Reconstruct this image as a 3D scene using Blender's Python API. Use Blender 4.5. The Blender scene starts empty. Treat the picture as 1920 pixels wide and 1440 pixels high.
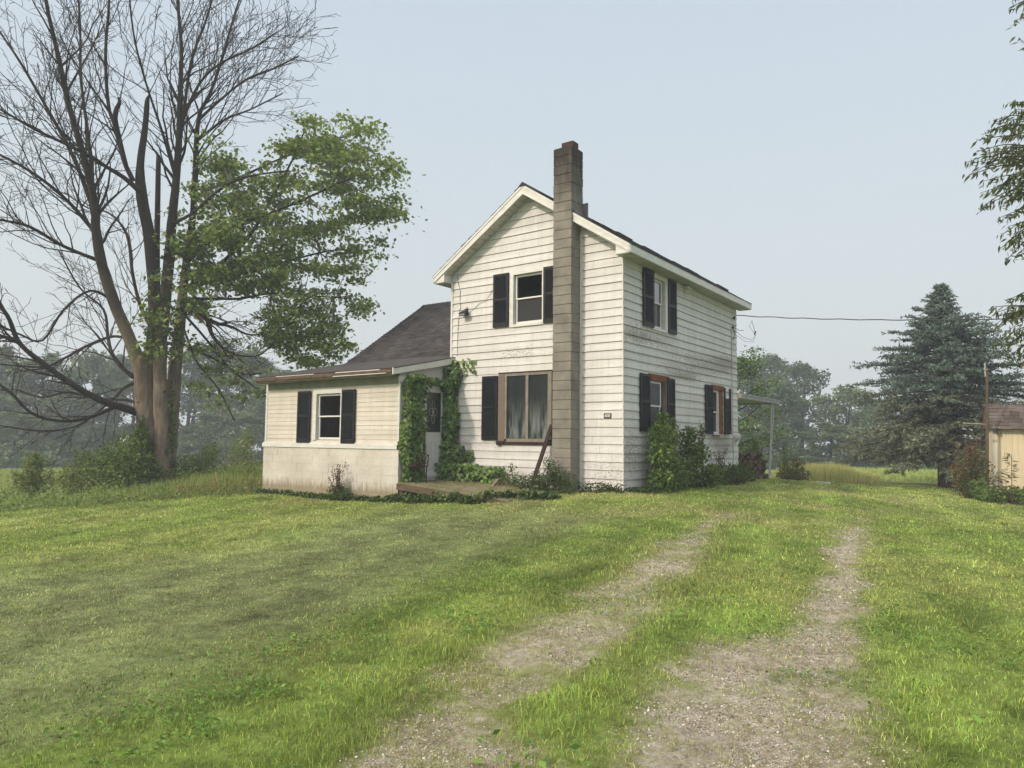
import bpy, math, random
import numpy as np
from mathutils import Vector, Matrix
random.seed(7)
RNG = np.random.default_rng(11)
S = bpy.context.scene
COL = S.collection
PI = math.pi

# ------------------------------------------------------------------ materials
class NT:
    def __init__(self, name):
        self.m = bpy.data.materials.new(name); self.m.use_nodes = True
        self.t = self.m.node_tree; self.t.nodes.clear()
        self.out = self.t.nodes.new('ShaderNodeOutputMaterial')
    def n(self, typ, props=None, **ins):
        nd = self.t.nodes.new('ShaderNode' + typ)
        for k, v in (props or {}).items(): setattr(nd, k, v)
        for k, v in ins.items():
            self.set(nd, k, v)
        return nd
    def set(self, nd, k, v):
        key = int(k[1:]) if k[0] == 'i' and k[1:].isdigit() else k.replace('_', ' ')
        s = nd.inputs[key]
        if isinstance(v, bpy.types.NodeSocket): self.t.links.new(v, s)
        elif isinstance(v, bpy.types.Node): self.t.links.new(v.outputs[0], s)
        else:
            if isinstance(v, (tuple, list)) and len(v) == 3 and s.type == 'RGBA': v = (*v, 1)
            s.default_value = v
    def attr(self, name, out='Fac'):
        return self.n('Attribute', {'attribute_name': name}).outputs[out]
    def pos(self): return self.n('NewGeometry').outputs['Position']
    def objco(self): return self.n('TexCoord').outputs['Object']
    def mapping(self, vec, scale=(1, 1, 1), loc=(0, 0, 0)):
        return self.n('Mapping', Vector=vec, Scale=scale, Location=loc).outputs[0]
    def noise(self, vec, scale, detail=4, rough=.55, out=0):
        return self.n('TexNoise', Vector=vec, Scale=scale, Detail=detail, Roughness=rough).outputs[out]
    def ramp(self, fac, stops):
        r = self.n('ValToRGB', Fac=fac); e = r.color_ramp.elements
        while len(e) < len(stops): e.new(.5)
        for i, (p, c) in enumerate(stops):
            e[i].position = p
            e[i].color = (c, c, c, 1) if not isinstance(c, (tuple, list)) else (*c, 1)
        return r.outputs[0]
    def mix(self, fac, a, b, mode='MIX'):
        nd = self.n('Mix', {'data_type': 'RGBA', 'blend_type': mode})
        for sock, v in ((nd.inputs[0], fac), (nd.inputs[6], a), (nd.inputs[7], b)):
            if isinstance(v, bpy.types.NodeSocket): self.t.links.new(v, sock)
            elif isinstance(v, (tuple, list)): sock.default_value = (*v, 1) if len(v) == 3 else v
            else:
                sock.default_value = v if sock.type == 'VALUE' else (v, v, v, 1)
        return nd.outputs[2]
    def math(self, op, a, b=0.0, clamp=False):
        nd = self.n('Math', {'operation': op, 'use_clamp': clamp})
        for i, v in enumerate((a, b)):
            if isinstance(v, bpy.types.NodeSocket): self.t.links.new(v, nd.inputs[i])
            else: nd.inputs[i].default_value = v
        return nd.outputs[0]
    def bump(self, h, strength=.3, dist=.01):
        return self.n('Bump', Height=h, Strength=strength, Distance=dist).outputs[0]
    def surf(self, color, rough=.8, spec=.3, normal=None, metal=0., **kw):
        b = self.n('BsdfPrincipled', Base_Color=color, Roughness=rough, Metallic=metal, **kw)
        b.inputs['Specular IOR Level'].default_value = spec
        if normal is not None: self.t.links.new(normal, b.inputs['Normal'])
        self.t.links.new(b.outputs[0], self.out.inputs[0])
        return b

M = {}
def simple(name, col, rough=.7, spec=.3, var=.25, scale=6., metal=0., bump=0., stretch=(1, 1, 1), dark=None):
    n = NT(name); p = n.mapping(n.objco(), stretch)
    f = n.noise(p, scale, 5, .6)
    c = n.mix(n.ramp(f, [(.3, 0.), (.7, 1.)]), tuple(x * (1 - var) for x in (dark or col)), tuple(min(1, x * (1 + var * .6)) for x in col))
    nm = n.bump(n.noise(p, scale * 6, 3), bump, .004) if bump else None
    n.surf(c, rough, spec, nm, metal); M[name] = n.m; return n.m

def leaf_mat(name, trans=.35, rough=.55, tint=(1, 1, 1)):
    n = NT(name)
    c = n.attr('col', 'Color')
    if tint != (1, 1, 1): c = n.mix(1., c, tint, 'MULTIPLY')
    b = n.n('BsdfPrincipled', Base_Color=c, Roughness=rough); b.inputs['Specular IOR Level'].default_value = .25
    tr = n.n('BsdfTranslucent', Color=n.mix(1., c, (1.25, 1.2, .55), 'MULTIPLY'))
    mx = n.n('MixShader', Fac=trans, i1=b, i2=tr)
    n.t.links.new(mx.outputs[0], n.out.inputs[0]); M[name] = n.m; return n.m

# ------------------------------------------------------------------ mesh builder
class MB:
    def __init__(self): self.v = []; self.f = []; self.w = {}
    def add(self, vs, fs, w=None):
        b = len(self.v); self.v.extend([tuple(x) for x in vs])
        self.f.extend([tuple(b + i for i in f) for f in fs])
        if w is not None:
            for i, x in enumerate(w): self.w[b + i] = x
        return b
    def box(self, a, b, T=None):
        (x0, y0, z0), (x1, y1, z1) = a, b
        vs = [(x, y, z) for z in (z0, z1) for y in (y0, y1) for x in (x0, x1)]
        if T: vs = [T(*q) for q in vs]
        self.add(vs, [(0, 2, 3, 1), (4, 5, 7, 6), (0, 1, 5, 4), (2, 6, 7, 3), (0, 4, 6, 2), (1, 3, 7, 5)])
    def hexa(self, bot, top):
        self.add(list(bot) + list(top), [(3, 2, 1, 0), (4, 5, 6, 7), (0, 1, 5, 4), (1, 2, 6, 5), (2, 3, 7, 6), (3, 0, 4, 7)])
    def quad(self, a, b, c, d): self.add([a, b, c, d], [(0, 1, 2, 3)])
    def prism(self, poly, d):
        n = len(poly); d = Vector(d)
        vs = [Vector(q) for q in poly] + [Vector(q) + d for q in poly]
        self.add(vs, [tuple(range(n - 1, -1, -1)), tuple(range(n, 2 * n))] + [(i, (i + 1) % n, n + (i + 1) % n, n + i) for i in range(n)])
    def tube(self, pts, rad, k=6, caps=True, lump=0.):
        pts = [Vector(q) for q in pts]; n = len(pts)
        if not hasattr(rad, '__len__'): rad = [rad] * n
        up = Vector((0, 0, 1)); base = len(self.v); prev = None
        for i in range(n):
            t = (pts[min(i + 1, n - 1)] - pts[max(i - 1, 0)])
            t = t.normalized() if t.length > 1e-9 else up
            if prev is None:
                a = t.cross(up) if abs(t.z) < .95 else t.cross(Vector((1, 0, 0)))
            else: a = prev - t * prev.dot(t)
            a = a.normalized() if a.length > 1e-9 else Vector((1, 0, 0))
            prev = a; b = t.cross(a)
            for j in range(k):
                an = 2 * PI * j / k
                r = rad[i] * (1 + (lump * random.uniform(-1, 1) if lump else 0))
                self.v.append(tuple(pts[i] + (a * math.cos(an) + b * math.sin(an)) * r))
        for i in range(n - 1):
            for j in range(k):
                j2 = (j + 1) % k
                self.f.append((base + i * k + j, base + i * k + j2, base + (i + 1) * k + j2, base + (i + 1) * k + j))
        if caps:
            self.f.append(tuple(base + j for j in range(k - 1, -1, -1)))
            self.f.append(tuple(base + (n - 1) * k + j for j in range(k)))
    def disc(self, c, r, axis, k=12):
        c = Vector(c); ax = Vector(axis).normalized(); a = ax.orthogonal().normalized(); b = ax.cross(a)
        self.add([c + (a * math.cos(2 * PI * i / k) + b * math.sin(2 * PI * i / k)) * r for i in range(k)], [tuple(range(k))])
    def build(self, name, mat, parent=None, smooth=False, warp=None):
        o = Vector(parent['_o']) if parent is not None else Vector((0, 0, 0))
        vs = self.v if warp is None else [warp(*q) for q in self.v]
        me = bpy.data.meshes.new(name)
        me.from_pydata([(x - o.x, y - o.y, z - o.z) for x, y, z in vs], [], self.f)
        me.materials.append(mat)
        if self.w:
            at = me.attributes.new('wear', 'FLOAT', 'POINT')
            at.data.foreach_set('value', [self.w.get(i, 0.) for i in range(len(self.v))])
        if smooth: me.polygons.foreach_set('use_smooth', [True] * len(me.polygons))
        me.update()
        ob = bpy.data.objects.new(name, me); COL.objects.link(ob)
        if parent is not None:
            ob.parent = parent; ob['_o'] = tuple(o)
        else: ob['_o'] = (0, 0, 0)
        return ob

def npmesh(name, verts, nper, col, mat, parent=None, faces=None):
    """verts (N,nper,3): N separate flat leaves of nper vertices; col (N,3) colour of each"""
    o = np.array(parent['_o']) if parent is not None else np.zeros(3)
    N = len(verts); me = bpy.data.meshes.new(name)
    V = (verts.reshape(-1, 3) - o).astype(np.float32)
    me.vertices.add(len(V)); me.vertices.foreach_set('co', V.ravel())
    faces = faces or [tuple(range(nper))]
    loops = []; tot = []
    for f in faces: loops += list(f); tot.append(len(f))
    nl = len(loops)
    L = (np.arange(N)[:, None] * nper + np.array(loops)[None, :]).ravel().astype(np.int32)
    me.loops.add(len(L)); me.loops.foreach_set('vertex_index', L)
    st = np.concatenate([[0], np.cumsum(tot)[:-1]])
    LS = (np.arange(N)[:, None] * nl + st[None, :]).ravel().astype(np.int32)
    me.polygons.add(len(LS)); me.polygons.foreach_set('loop_start', LS)
    try: me.polygons.foreach_set('loop_total', np.tile(tot, N).astype(np.int32))
    except Exception: pass
    at = me.attributes.new('col', 'FLOAT_COLOR', 'POINT')
    C = np.ones((N * nper, 4), np.float32); C[:, :3] = np.repeat(col, nper, 0)
    at.data.foreach_set('color', C.ravel())
    me.materials.append(mat); me.update(calc_edges=True); me.validate()
    ob = bpy.data.objects.new(name, me); COL.objects.link(ob)
    if parent is not None: ob.parent = parent; ob['_o'] = tuple(o)
    else: ob['_o'] = (0, 0, 0)
    return ob

def thing(name, label, cat, loc, group=None):
    o = bpy.data.objects.new(name, None); COL.objects.link(o); o.location = loc; o['_o'] = tuple(loc)
    o.empty_display_size = .2
    return tag(o, label, cat, group)
def tag(o, label=None, cat=None, group=None, kind=None):
    if label: o['label'] = label
    if cat: o['category'] = cat
    if group: o['group'] = group
    if kind: o['kind'] = kind
    return o
def copy_tree(o, parent=None):
    c = o.copy(); COL.objects.link(c)
    if parent is not None: c.parent = parent
    for ch in o.children: copy_tree(ch, c)
    return c

# ------------------------------------------------------------------ camera (solved from the house's own edges)
CAM = np.array([7.0590, -13.3520, 0.7785]); YAW, PIT, ROL, FOC = -0.637712, 0.076809, 0.009696, 1366.6
fw = np.array([math.sin(YAW) * math.cos(PIT), math.cos(YAW) * math.cos(PIT), math.sin(PIT)])
r0 = np.array([math.cos(YAW), -math.sin(YAW), 0.]); u0 = np.cross(r0, fw)
rt = math.cos(ROL) * r0 + math.sin(ROL) * u0; up = -math.sin(ROL) * r0 + math.cos(ROL) * u0
cam = bpy.data.cameras.new('camera'); camo = bpy.data.objects.new('camera', cam); COL.objects.link(camo)
cam.sensor_width = 36; cam.lens = FOC / 1920 * 36; cam.clip_end = 3000; cam.clip_start = .05
camo.matrix_world = Matrix(((rt[0], up[0], -fw[0], CAM[0]), (rt[1], up[1], -fw[1], CAM[1]), (rt[2], up[2], -fw[2], CAM[2]), (0, 0, 0, 1)))
S.camera = camo
S.render.resolution_x, S.render.resolution_y = 1024, 768
S.view_settings.view_transform = 'Standard'; S.view_settings.look = 'None'; S.view_settings.exposure = .36; S.view_settings.gamma = 1
S.cycles.use_denoising = True; S.cycles.denoising_prefilter = 'NONE'; S.cycles.denoising_input_passes = 'RGB_ALBEDO_NORMAL'; S.cycles.max_bounces = 6; S.cycles.transparent_max_bounces = 8
S.cycles.diffuse_bounces = 3; S.cycles.volume_bounces = 0; S.cycles.use_adaptive_sampling = True; S.cycles.adaptive_threshold = .015

def spot(x, y, d):
    """the place d metres from where the photographer stood, along the sight line through photo pixel x, y"""
    q = (x - 960) / FOC * rt - (y - 720) / FOC * up + fw
    return CAM + q / np.linalg.norm(q) * d

# ------------------------------------------------------------------ light
SUN_EL, SUN_AZ = math.radians(34), math.radians(198)      # azimuth clockwise from +y
sd = Vector((math.sin(SUN_AZ) * math.cos(SUN_EL), math.cos(SUN_AZ) * math.cos(SUN_EL), math.sin(SUN_EL)))
sun = bpy.data.lights.new('sun', 'SUN'); so = bpy.data.objects.new('sun', sun); COL.objects.link(so)
sun.energy = 2.4; sun.angle = math.radians(3); sun.color = (1, .855, .69)
so.rotation_euler = sd.to_track_quat('Z', 'Y').to_euler(); so.location = (0, -20, 30)
W = bpy.data.worlds.new('World'); S.world = W; W.use_nodes = True
wt = W.node_tree; wt.nodes.clear()
def wn(t, **k):
    nd = wt.nodes.new('ShaderNode' + t)
    for a, b in k.items(): setattr(nd, a, b)
    return nd
sky = wn('TexSky', sky_type='NISHITA', sun_disc=False, sun_elevation=SUN_EL, sun_rotation=SUN_AZ, air_density=1.2, dust_density=6., ozone_density=1.5)
tc = wn('TexCoord'); sx = wn('SeparateXYZ'); wt.links.new(tc.outputs['Generated'], sx.inputs[0])
# wildfire smoke: a pale veil, brighter overhead than at the skyline, with a wide glow about the sun
smoke = wn('ValToRGB'); wt.links.new(sx.outputs[2], smoke.inputs[0])
el = smoke.color_ramp.elements
stops = ((.0, (.42, .435, .435)), (.22, (.395, .43, .445)), (.56, (.345, .40, .455)), (.78, (.84, .88, .92)), (1., (1., 1., 1.)))
while len(el) < len(stops): el.new(.5)
for e, (q, c) in zip(el, stops): e.position = q; e.color = (*c, 1)
sc = wn('VectorMath', operation='SCALE'); wt.links.new(smoke.outputs[0], sc.inputs[0]); sc.inputs[3].default_value = 15.
dt = wn('VectorMath', operation='DOT_PRODUCT'); wt.links.new(tc.outputs['Generated'], dt.inputs[0]); dt.inputs[1].default_value = sd
mx0 = wn('Math', operation='MAXIMUM'); wt.links.new(dt.outputs['Value'], mx0.inputs[0]); mx0.inputs[1].default_value = 0
pw = wn('Math', operation='POWER'); wt.links.new(mx0.outputs[0], pw.inputs[0]); pw.inputs[1].default_value = 5.
gl = wn('VectorMath', operation='SCALE'); gl.inputs[0].default_value = (11., 9.2, 7.); wt.links.new(pw.outputs[0], gl.inputs[3])
ad = wn('VectorMath', operation='ADD'); wt.links.new(sc.outputs[0], ad.inputs[0]); wt.links.new(gl.outputs[0], ad.inputs[1])
mxs = wn('Mix', data_type='RGBA'); mxs.inputs[0].default_value = .85
wt.links.new(sky.outputs[0], mxs.inputs[6]); wt.links.new(ad.outputs[0], mxs.inputs[7])
bg = wn('Background'); bg.inputs[1].default_value = .1; wt.links.new(mxs.outputs[2], bg.inputs[0])
wo = wn('OutputWorld'); wt.links.new(bg.outputs[0], wo.inputs[0])

# ------------------------------------------------------------------ ground
CP = np.array([(7, -13.4, -.82), (4.9, -10.4, -.8), (5.9, -9.6, -.79), (9, -10, -.8), (12, -6, -.78), (2, -12, -.88), (-2, -13, -.98), (-7, -11, -1.05), (-2, -7, -.85),
 (4.2, -5, -.72), (1, -4, -.56), (-3, -4.5, -.7), (-7, -4.5, -.8), (-12.4, -6.8, -1.0), (-9.6, -2, -.68), (-4.7, -2, -.6), (-2.5, -2.4, -.52), (-1, -1.7, -.42), (.3, -.3, -.27),
 (.45, 3, -.27), (.45, 6.3, -.29), (.3, 10, -.36), (-3, 11, -.4), (-3, 3, -.25), (-8, 4, -.6), (-8, 10, -.7), (3.6, 3.3, -.62), (5.5, 10.7, -.7), (4.0, 16, -.7), (-.3, 14, -.6), (9, 6, -.75), (11, 16, -.85),
 (-2.2, 32, -.78), (6, 32, -.85), (-8, 25, -.8), (-14.1, -2.3, -.85), (-17, -6, -1.15), (-18, 3, -1.05), (-13, 3, -.85), (-22, -4, -1.25), (-32, 0, -1.4), (-45, 6, -1.5), (-40, 22, -1.65), (-64, 11, -2.0), (-55, 30, -2.0), (-25, 15, -1.3),
 (-12, 46, -1.5), (-15, 60, -2.4), (0, 60, -2.3), (-20, 80, -3.6), (20, 50, -1.8), (40, 20, -1.7), (40, -20, -1.6), (0, -40, -1.6), (-40, -40, -2.6), (-80, -20, -3.2), (-85, 30, -3.4), (-110, 70, -6), (0, 150, -7), (120, 80, -6),
 (150, -100, -6), (-150, -100, -7), (0, -160, -6), (0, 320, -12), (-320, 0, -12), (320, 0, -12), (0, -320, -12), (320, 320, -14), (-320, 320, -14)], float)
def _phi(d2, c): return np.sqrt(d2 + c * c)
_A = _phi(((CP[:, None, :2] - CP[None, :, :2]) ** 2).sum(-1), 2.)
_wts = np.linalg.solve(np.block([[_A, np.ones((len(CP), 1))], [np.ones((1, len(CP))), np.zeros((1, 1))]]), np.append(CP[:, 2], 0.))
def gz(x, y):
    x = np.atleast_1d(np.asarray(x, float)); y = np.atleast_1d(np.asarray(y, float))
    out = np.empty(x.shape)
    for i in range(0, x.size, 20000):
        xs, ys = x.ravel()[i:i + 20000], y.ravel()[i:i + 20000]
        d2 = (xs[:, None] - CP[None, :, 0]) ** 2 + (ys[:, None] - CP[None, :, 1]) ** 2
        out.ravel()[i:i + 20000] = _phi(d2, 2.) @ _wts[:-1] + _wts[-1]
    return out
def g1(x, y): return float(gz(x, y)[0])

_perm = RNG.random((64, 64))
def vnoise(x, y, s):
    x = np.asarray(x) * s + 100.3; y = np.asarray(y) * s + 57.7
    xi = np.floor(x).astype(int); yi = np.floor(y).astype(int); fx = x - xi; fy = y - yi
    fx = fx * fx * (3 - 2 * fx); fy = fy * fy * (3 - 2 * fy)
    P = lambda a, b: _perm[a % 64, b % 64]
    return (P(xi, yi) * (1 - fx) + P(xi + 1, yi) * fx) * (1 - fy) + (P(xi, yi + 1) * (1 - fx) + P(xi + 1, yi + 1) * fx) * fy
def fbm(x, y, s, o=3):
    t = 0; a = .5; n = 0
    for k in range(o): t = t + a * vnoise(x, y, s * 2 ** k + k); n += a; a *= .5
    return t / n
def sdpoly(x, y, poly):
    """signed distance to a polygon, positive inside"""
    P = np.array(poly, float); d = np.full(np.shape(x), 1e9); ins = np.zeros(np.shape(x), bool)
    for i in range(len(P)):
        a, b = P[i], P[(i + 1) % len(P)]; e = b - a
        t = np.clip(((x - a[0]) * e[0] + (y - a[1]) * e[1]) / (e @ e), 0, 1)
        d = np.minimum(d, np.hypot(x - a[0] - t * e[0], y - a[1] - t * e[1]))
        c = ((a[1] > y) != (b[1] > y)) & (x < (b[0] - a[0]) * (y - a[1]) / (b[1] - a[1] + 1e-12) + a[0])
        ins ^= c
    return np.where(ins, d, -d)
def sst(a, b, x):
    t = np.clip((x - a) / (b - a), 0, 1); return t * t * (3 - 2 * t)

TRACK_A = [(4.6, -13), (4.15, -10.99), (3.64, -9.39), (2.96, -6.54), (2.5, -2.9), (2.35, -1.2), (2.72, -.6), (3.2, -3.3), (3.67, -5.4), (4.15, -7.2), (4.6, -9.7), (5.1, -10.6), (5.3, -13)]
TRACK_B = [(5.6, -13), (5.35, -10.1), (4.84, -9.0), (4.78, -7.9), (5.12, -7.1), (5.0, -5.7), (4.45, -2.3), (4.0, 1.5), (4.35, 1.6), (5.0, -2.3), (5.6, -5.75), (6.1, -8.1), (6.45, -9.6), (6.9, -13)]
DULL = [(2.75, -13), (2.7, -11.8), (2.71, -11.1), (2.67, -10.3), (1.9, -8.2), (1.4, -5.1), (1.5, -2.6), (-.5, -2.8), (-3.1, -3.4), (-3.0, -5.3), (-2.5, -7.1), (-3.2, -8.3), (-4.5, -10), (-7, -13)]
DULLX = [(2.75, -13), (2.7, -11.8), (2.71, -11.1), (2.67, -10.3), (1.9, -8.2), (1.4, -5.1), (1.5, -2.6), (1.5, 3), (-30, 3), (-30, -13)]
def zones(x, y):
    w = (fbm(x, y, 1.7) - .5) * .9 + (fbm(x, y, 7.) - .5) * .5
    tr = np.maximum(.76 * sst(-.22, .34, sdpoly(x, y, TRACK_A) + w * .5), sst(-.22, .34, sdpoly(x, y, TRACK_B) + w * .5))
    fade = 1 - .8 * sst(-4., 4.5, y)
    tr = tr * (1 - .26 * sst(.42, .66, fbm(x, y, 1.9))) * (1 - .25 * sst(.45, .65, fbm(x + 5, y, 6.))) * fade
    far = .35 * sst(.55, .75, fbm(x + 9, y, .8)) * sst(-3, 0, y) * np.exp(-((x - (4.1 - .12 * y)) / 1.3) ** 2) * sst(14, 8, y)
    tr = np.maximum(tr, far)
    dull = sst(-.3, .45, sdpoly(x, y, DULLX) + w * .7) * sst(-1.6, 1.5, sdpoly(x, y, DULL) + w * 1.2)
    return tr, dull
def grass_col(x, y):
    tr, dull = zones(x, y)
    n1 = fbm(x, y, .5); n2 = fbm(x + 31, y, 2.1)[..., None]
    lush = np.array([.265, .36, .082]); warm = np.array([.345, .395, .115]); dl = np.array([.35, .405, .175]); dry = np.array([.42, .365, .185]); deep = np.array([.13, .205, .038])
    c = lush + (warm - lush) * sst(.35, .65, n1)[..., None]
    c = c + (deep - c) * (.6 * sst(.55, .75, n2))
    c = c + (dl - c) * (dull * .8)[..., None]
    sdl = sdpoly(x, y, DULLX); mot = .74 + .5 * fbm(x + 2, y, .8) - .2 * np.exp(-((sdl - .4) / .6) ** 2) * dull - .18 * dull * sst(.5, .7, fbm(x, y + 8, 2.2))
    c = c * mot[..., None]
    stripe = .11 * np.sin((x * .96 + y * .28) * 5.2) * (1 - tr); c = c * (1 + stripe[..., None])
    yel = sst(.5, .75, fbm(x, y + 17, .9)) * .55 * sst(-6, -1, y) * sst(7, 2, x)
    dk = sst(.55, .8, fbm(x + 7, y, 3.3, 4)) * .5; c = c * (1 - dk[..., None] * .55)
    c = c + (dry - c) * yel[..., None]
    c = c + (dry * (.75 + .4 * n2) - c) * (tr * .8)[..., None]
    c = c * (1 - (dull * .28 * sst(.45, .7, fbm(x, y + 3, 4.2, 4)))[..., None])
    return c

fine = lambda a, b, h: np.arange(a, b, h)
def axis(a, b, h, lim, g=1.12):
    c = list(fine(a, b, h)); s = h
    while c[-1] < lim: s *= g; c.append(c[-1] + s)
    s = h
    while c[0] > -lim: s *= g; c.insert(0, c[0] - s)
    return np.array(c)
ax = axis(-13, 9.5, .11, 330); ay = axis(-12.8, 7, .11, 330)
X, Y = np.meshgrid(ax, ay); Z = gz(X.ravel(), Y.ravel()).reshape(X.shape)
nearm = np.exp(-((X - 2) ** 2 + (Y + 5) ** 2) / 18 ** 2)
tr, dull = zones(X, Y)
Z = Z + nearm * ((fbm(X, Y, .35) - .5) * .09 + (fbm(X, Y, 1.6) - .5) * .05 + (fbm(X, Y, 4.) - .5) * .035) - tr * .035
GN = (X, Y, Z)
nx, ny = len(ax), len(ay)
me = bpy.data.meshes.new('lawn')
idx = np.arange(nx * ny).reshape(ny, nx)
F = np.stack([idx[:-1, :-1], idx[:-1, 1:], idx[1:, 1:], idx[1:, :-1]], -1).reshape(-1, 4)
me.vertices.add(nx * ny); me.vertices.foreach_set('co', np.stack([X, Y, Z], -1).astype(np.float32).ravel())
me.loops.add(F.size); me.loops.foreach_set('vertex_index', F.ravel().astype(np.int32))
me.polygons.add(len(F)); me.polygons.foreach_set('loop_start', (np.arange(len(F)) * 4).astype(np.int32))
me.polygons.foreach_set('use_smooth', np.ones(len(F), bool))
gc = grass_col(X, Y)
at = me.attributes.new('col', 'FLOAT_COLOR', 'POINT'); CC = np.ones((nx * ny, 4), np.float32); CC[:, :3] = gc.reshape(-1, 3); at.data.foreach_set('color', CC.ravel())
at = me.attributes.new('track', 'FLOAT', 'POINT'); at.data.foreach_set('value', tr.astype(np.float32).ravel())
me.update(calc_edges=True)
n = NT('lawn_ground'); P = n.pos()
soil = n.mix(n.ramp(n.noise(P, 7, 8, .75), [(.36, 0.), (.64, 1.)]), (.23, .185, .125), (.57, .51, .41)); soil = n.mix(1., soil, n.ramp(n.noise(P, 55, 5, .75), [(.3, .5), (.7, 1.2)]), 'MULTIPLY')
stone = n.n('TexVoronoi', Vector=P, Scale=42.); soil = n.mix(n.ramp(stone.outputs['Distance'], [(.1, .0), (.55, .55)]), soil, n.mix(stone.outputs['Color'], (.24, .21, .165), (.56, .52, .455)))
gcol = n.mix(1., n.attr('col', 'Color'), n.ramp(n.noise(P, 9, 8, .75), [(.3, .26), (.72, .95)]), 'MULTIPLY')
gcol = n.mix(1., gcol, n.ramp(n.noise(P, .35, 4, .6), [(.3, .8), (.7, 1.15)]), 'MULTIPLY')
msk = n.ramp(n.math('ADD', n.attr('track'), n.math('MULTIPLY', n.math('SUBTRACT', n.noise(P, 11, 6, .75), .5), 1.7)), [(.3, 0.), (.85, 1.)])
col = n.mix(msk, gcol, soil)
n.surf(col, .95, .1, n.bump(n.noise(P, 60, 6, .75), .7, .03)); me.materials.append(n.m)
lawn = bpy.data.objects.new('lawn', me); COL.objects.link(lawn); tag(lawn, 'mown lawn and fields falling away from the house', kind='structure')
from bisect import bisect_right
def gsurf(x, y):
    """height of the lawn sheet itself, with its small bumps"""
    x = np.asarray(x, float); y = np.asarray(y, float)
    i = np.clip(np.searchsorted(ax, x) - 1, 0, nx - 2); j = np.clip(np.searchsorted(ay, y) - 1, 0, ny - 2)
    fx = (x - ax[i]) / (ax[i + 1] - ax[i]); fy = (y - ay[j]) / (ay[j + 1] - ay[j])
    return (Z[j, i] * (1 - fx) + Z[j, i + 1] * fx) * (1 - fy) + (Z[j + 1, i] * (1 - fx) + Z[j + 1, i + 1] * fx) * fy
def gs1(x, y): return float(gsurf(np.array([x]), np.array([y]))[0])
# ------------------------------------------------------------------ house materials
def siding_mat(name, base, dirt):
    n = NT(name); P = n.pos()
    st = n.mapping(P, (1, 1, 1))
    along = n.mapping(P, (1.2, 1.2, 7.))
    d = n.ramp(n.noise(P, .9, 6, .65), [(.35, 0.), (.75, 1.)])
    c = n.mix(n.math('MULTIPLY', d, .6), base, dirt)
    c = n.mix(1., c, n.ramp(n.noise(n.mapping(P, (.25, .25, 5.7)), 1., 1), [(.35, .9), (.65, 1.04)]), 'MULTIPLY')          # board to board
    c = n.mix(1., c, n.ramp(n.noise(n.mapping(P, (5.5, 5.5, .45)), 1.2, 6, .65), [(.36, .92), (.58, 1.02)]), 'MULTIPLY')    # rain streaks
    grain = n.ramp(n.noise(n.mapping(P, (3, 3, 45)), 1.6, 5, .6), [(.35, .9), (.7, 1.04)])
    c = n.mix(1., c, grain, 'MULTIPLY')
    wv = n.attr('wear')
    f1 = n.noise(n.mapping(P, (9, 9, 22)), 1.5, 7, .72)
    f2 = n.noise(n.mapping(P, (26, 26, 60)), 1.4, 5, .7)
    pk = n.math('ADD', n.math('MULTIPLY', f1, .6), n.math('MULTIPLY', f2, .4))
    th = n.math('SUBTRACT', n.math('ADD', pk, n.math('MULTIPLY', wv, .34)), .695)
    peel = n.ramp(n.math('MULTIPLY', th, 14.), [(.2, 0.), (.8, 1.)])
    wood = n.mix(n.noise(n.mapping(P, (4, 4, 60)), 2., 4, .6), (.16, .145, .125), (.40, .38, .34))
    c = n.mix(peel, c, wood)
    h = n.math('SUBTRACT', n.noise(n.mapping(P, (4, 4, 40)), 2., 4), peel)
    n.surf(c, .6, .25, n.bump(h, .25, .004)); M[name] = n.m
siding_mat('white_siding', (.63, .625, .605), (.49, .48, .445))
siding_mat('sunwarm_siding', (.62, .58, .51), (.50, .45, .375))  # white siding with the warm sunlight mixed into its colour
simple('white_trim', (.60, .595, .565), .55, .3, .14, 3., stretch=(1, 1, 3))
simple('grey_trim', (.47, .47, .45), .6, .25, .25, 4.)
simple('vinyl', (.62, .62, .60), .4, .4, .08, 3.)
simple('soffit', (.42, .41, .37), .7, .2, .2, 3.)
simple('shutter_black', (.008, .009, .012), .42, .22, .3, 5.)
simple('redwood', (.17, .062, .03), .8, .15, .35, 8., stretch=(1, 1, .3))
simple('weathered_wood', (.115, .083, .058), .9, .1, .45, 5., bump=.4, stretch=(1.2, 3, 3))
simple('grey_wood', (.25, .225, .18), .9, .1, .4, 5., bump=.4, stretch=(.6, 4, 4))
simple('dark_plank', (.035, .018, .012), .75, .2, .5, 6., bump=.3)
simple('rust', (.05, .028, .02), .9, .1, .6, 12., bump=.4)
simple('dark_void', (.006, .006, .006), .95, .05, .2, 2.)
simple('interior', (.16, .15, .13), .9, .1, .2, 2.)
simple('black_plastic', (.012, .012, .013), .5, .3, .2)
simple('metal_grey', (.36, .37, .36), .45, .4, .3, 5., metal=.25)
simple('metal_light', (.38, .38, .35), .5, .4, .2, 5., metal=.15)
simple('wire_dark', (.035, .035, .035), .6, .3, .2)
simple('pebble_board', (.19, .15, .12), .9, .1, .7, 55., bump=.6)
simple('tan_vinyl', (.20, .178, .14), .55, .3, .25, 8.)
simple('white_paint', (.8, .8, .78), .5, .3, .05)
simple('flue_clay', (.07, .034, .027), .85, .15, .4, 9.)
simple('tar_grey', (.12, .12, .125), .6, .3, .3, 7.)
n = NT('glass_sky'); g = n.n('BsdfPrincipled', Base_Color=(.012, .014, .017), Roughness=.04); g.inputs['Specular IOR Level'].default_value = .9
g.inputs['IOR'].default_value = 2.3
n.t.links.new(g.outputs[0], n.out.inputs[0]); M['glass_sky'] = n.m
n = NT('glass_dark'); P = n.pos()
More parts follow.
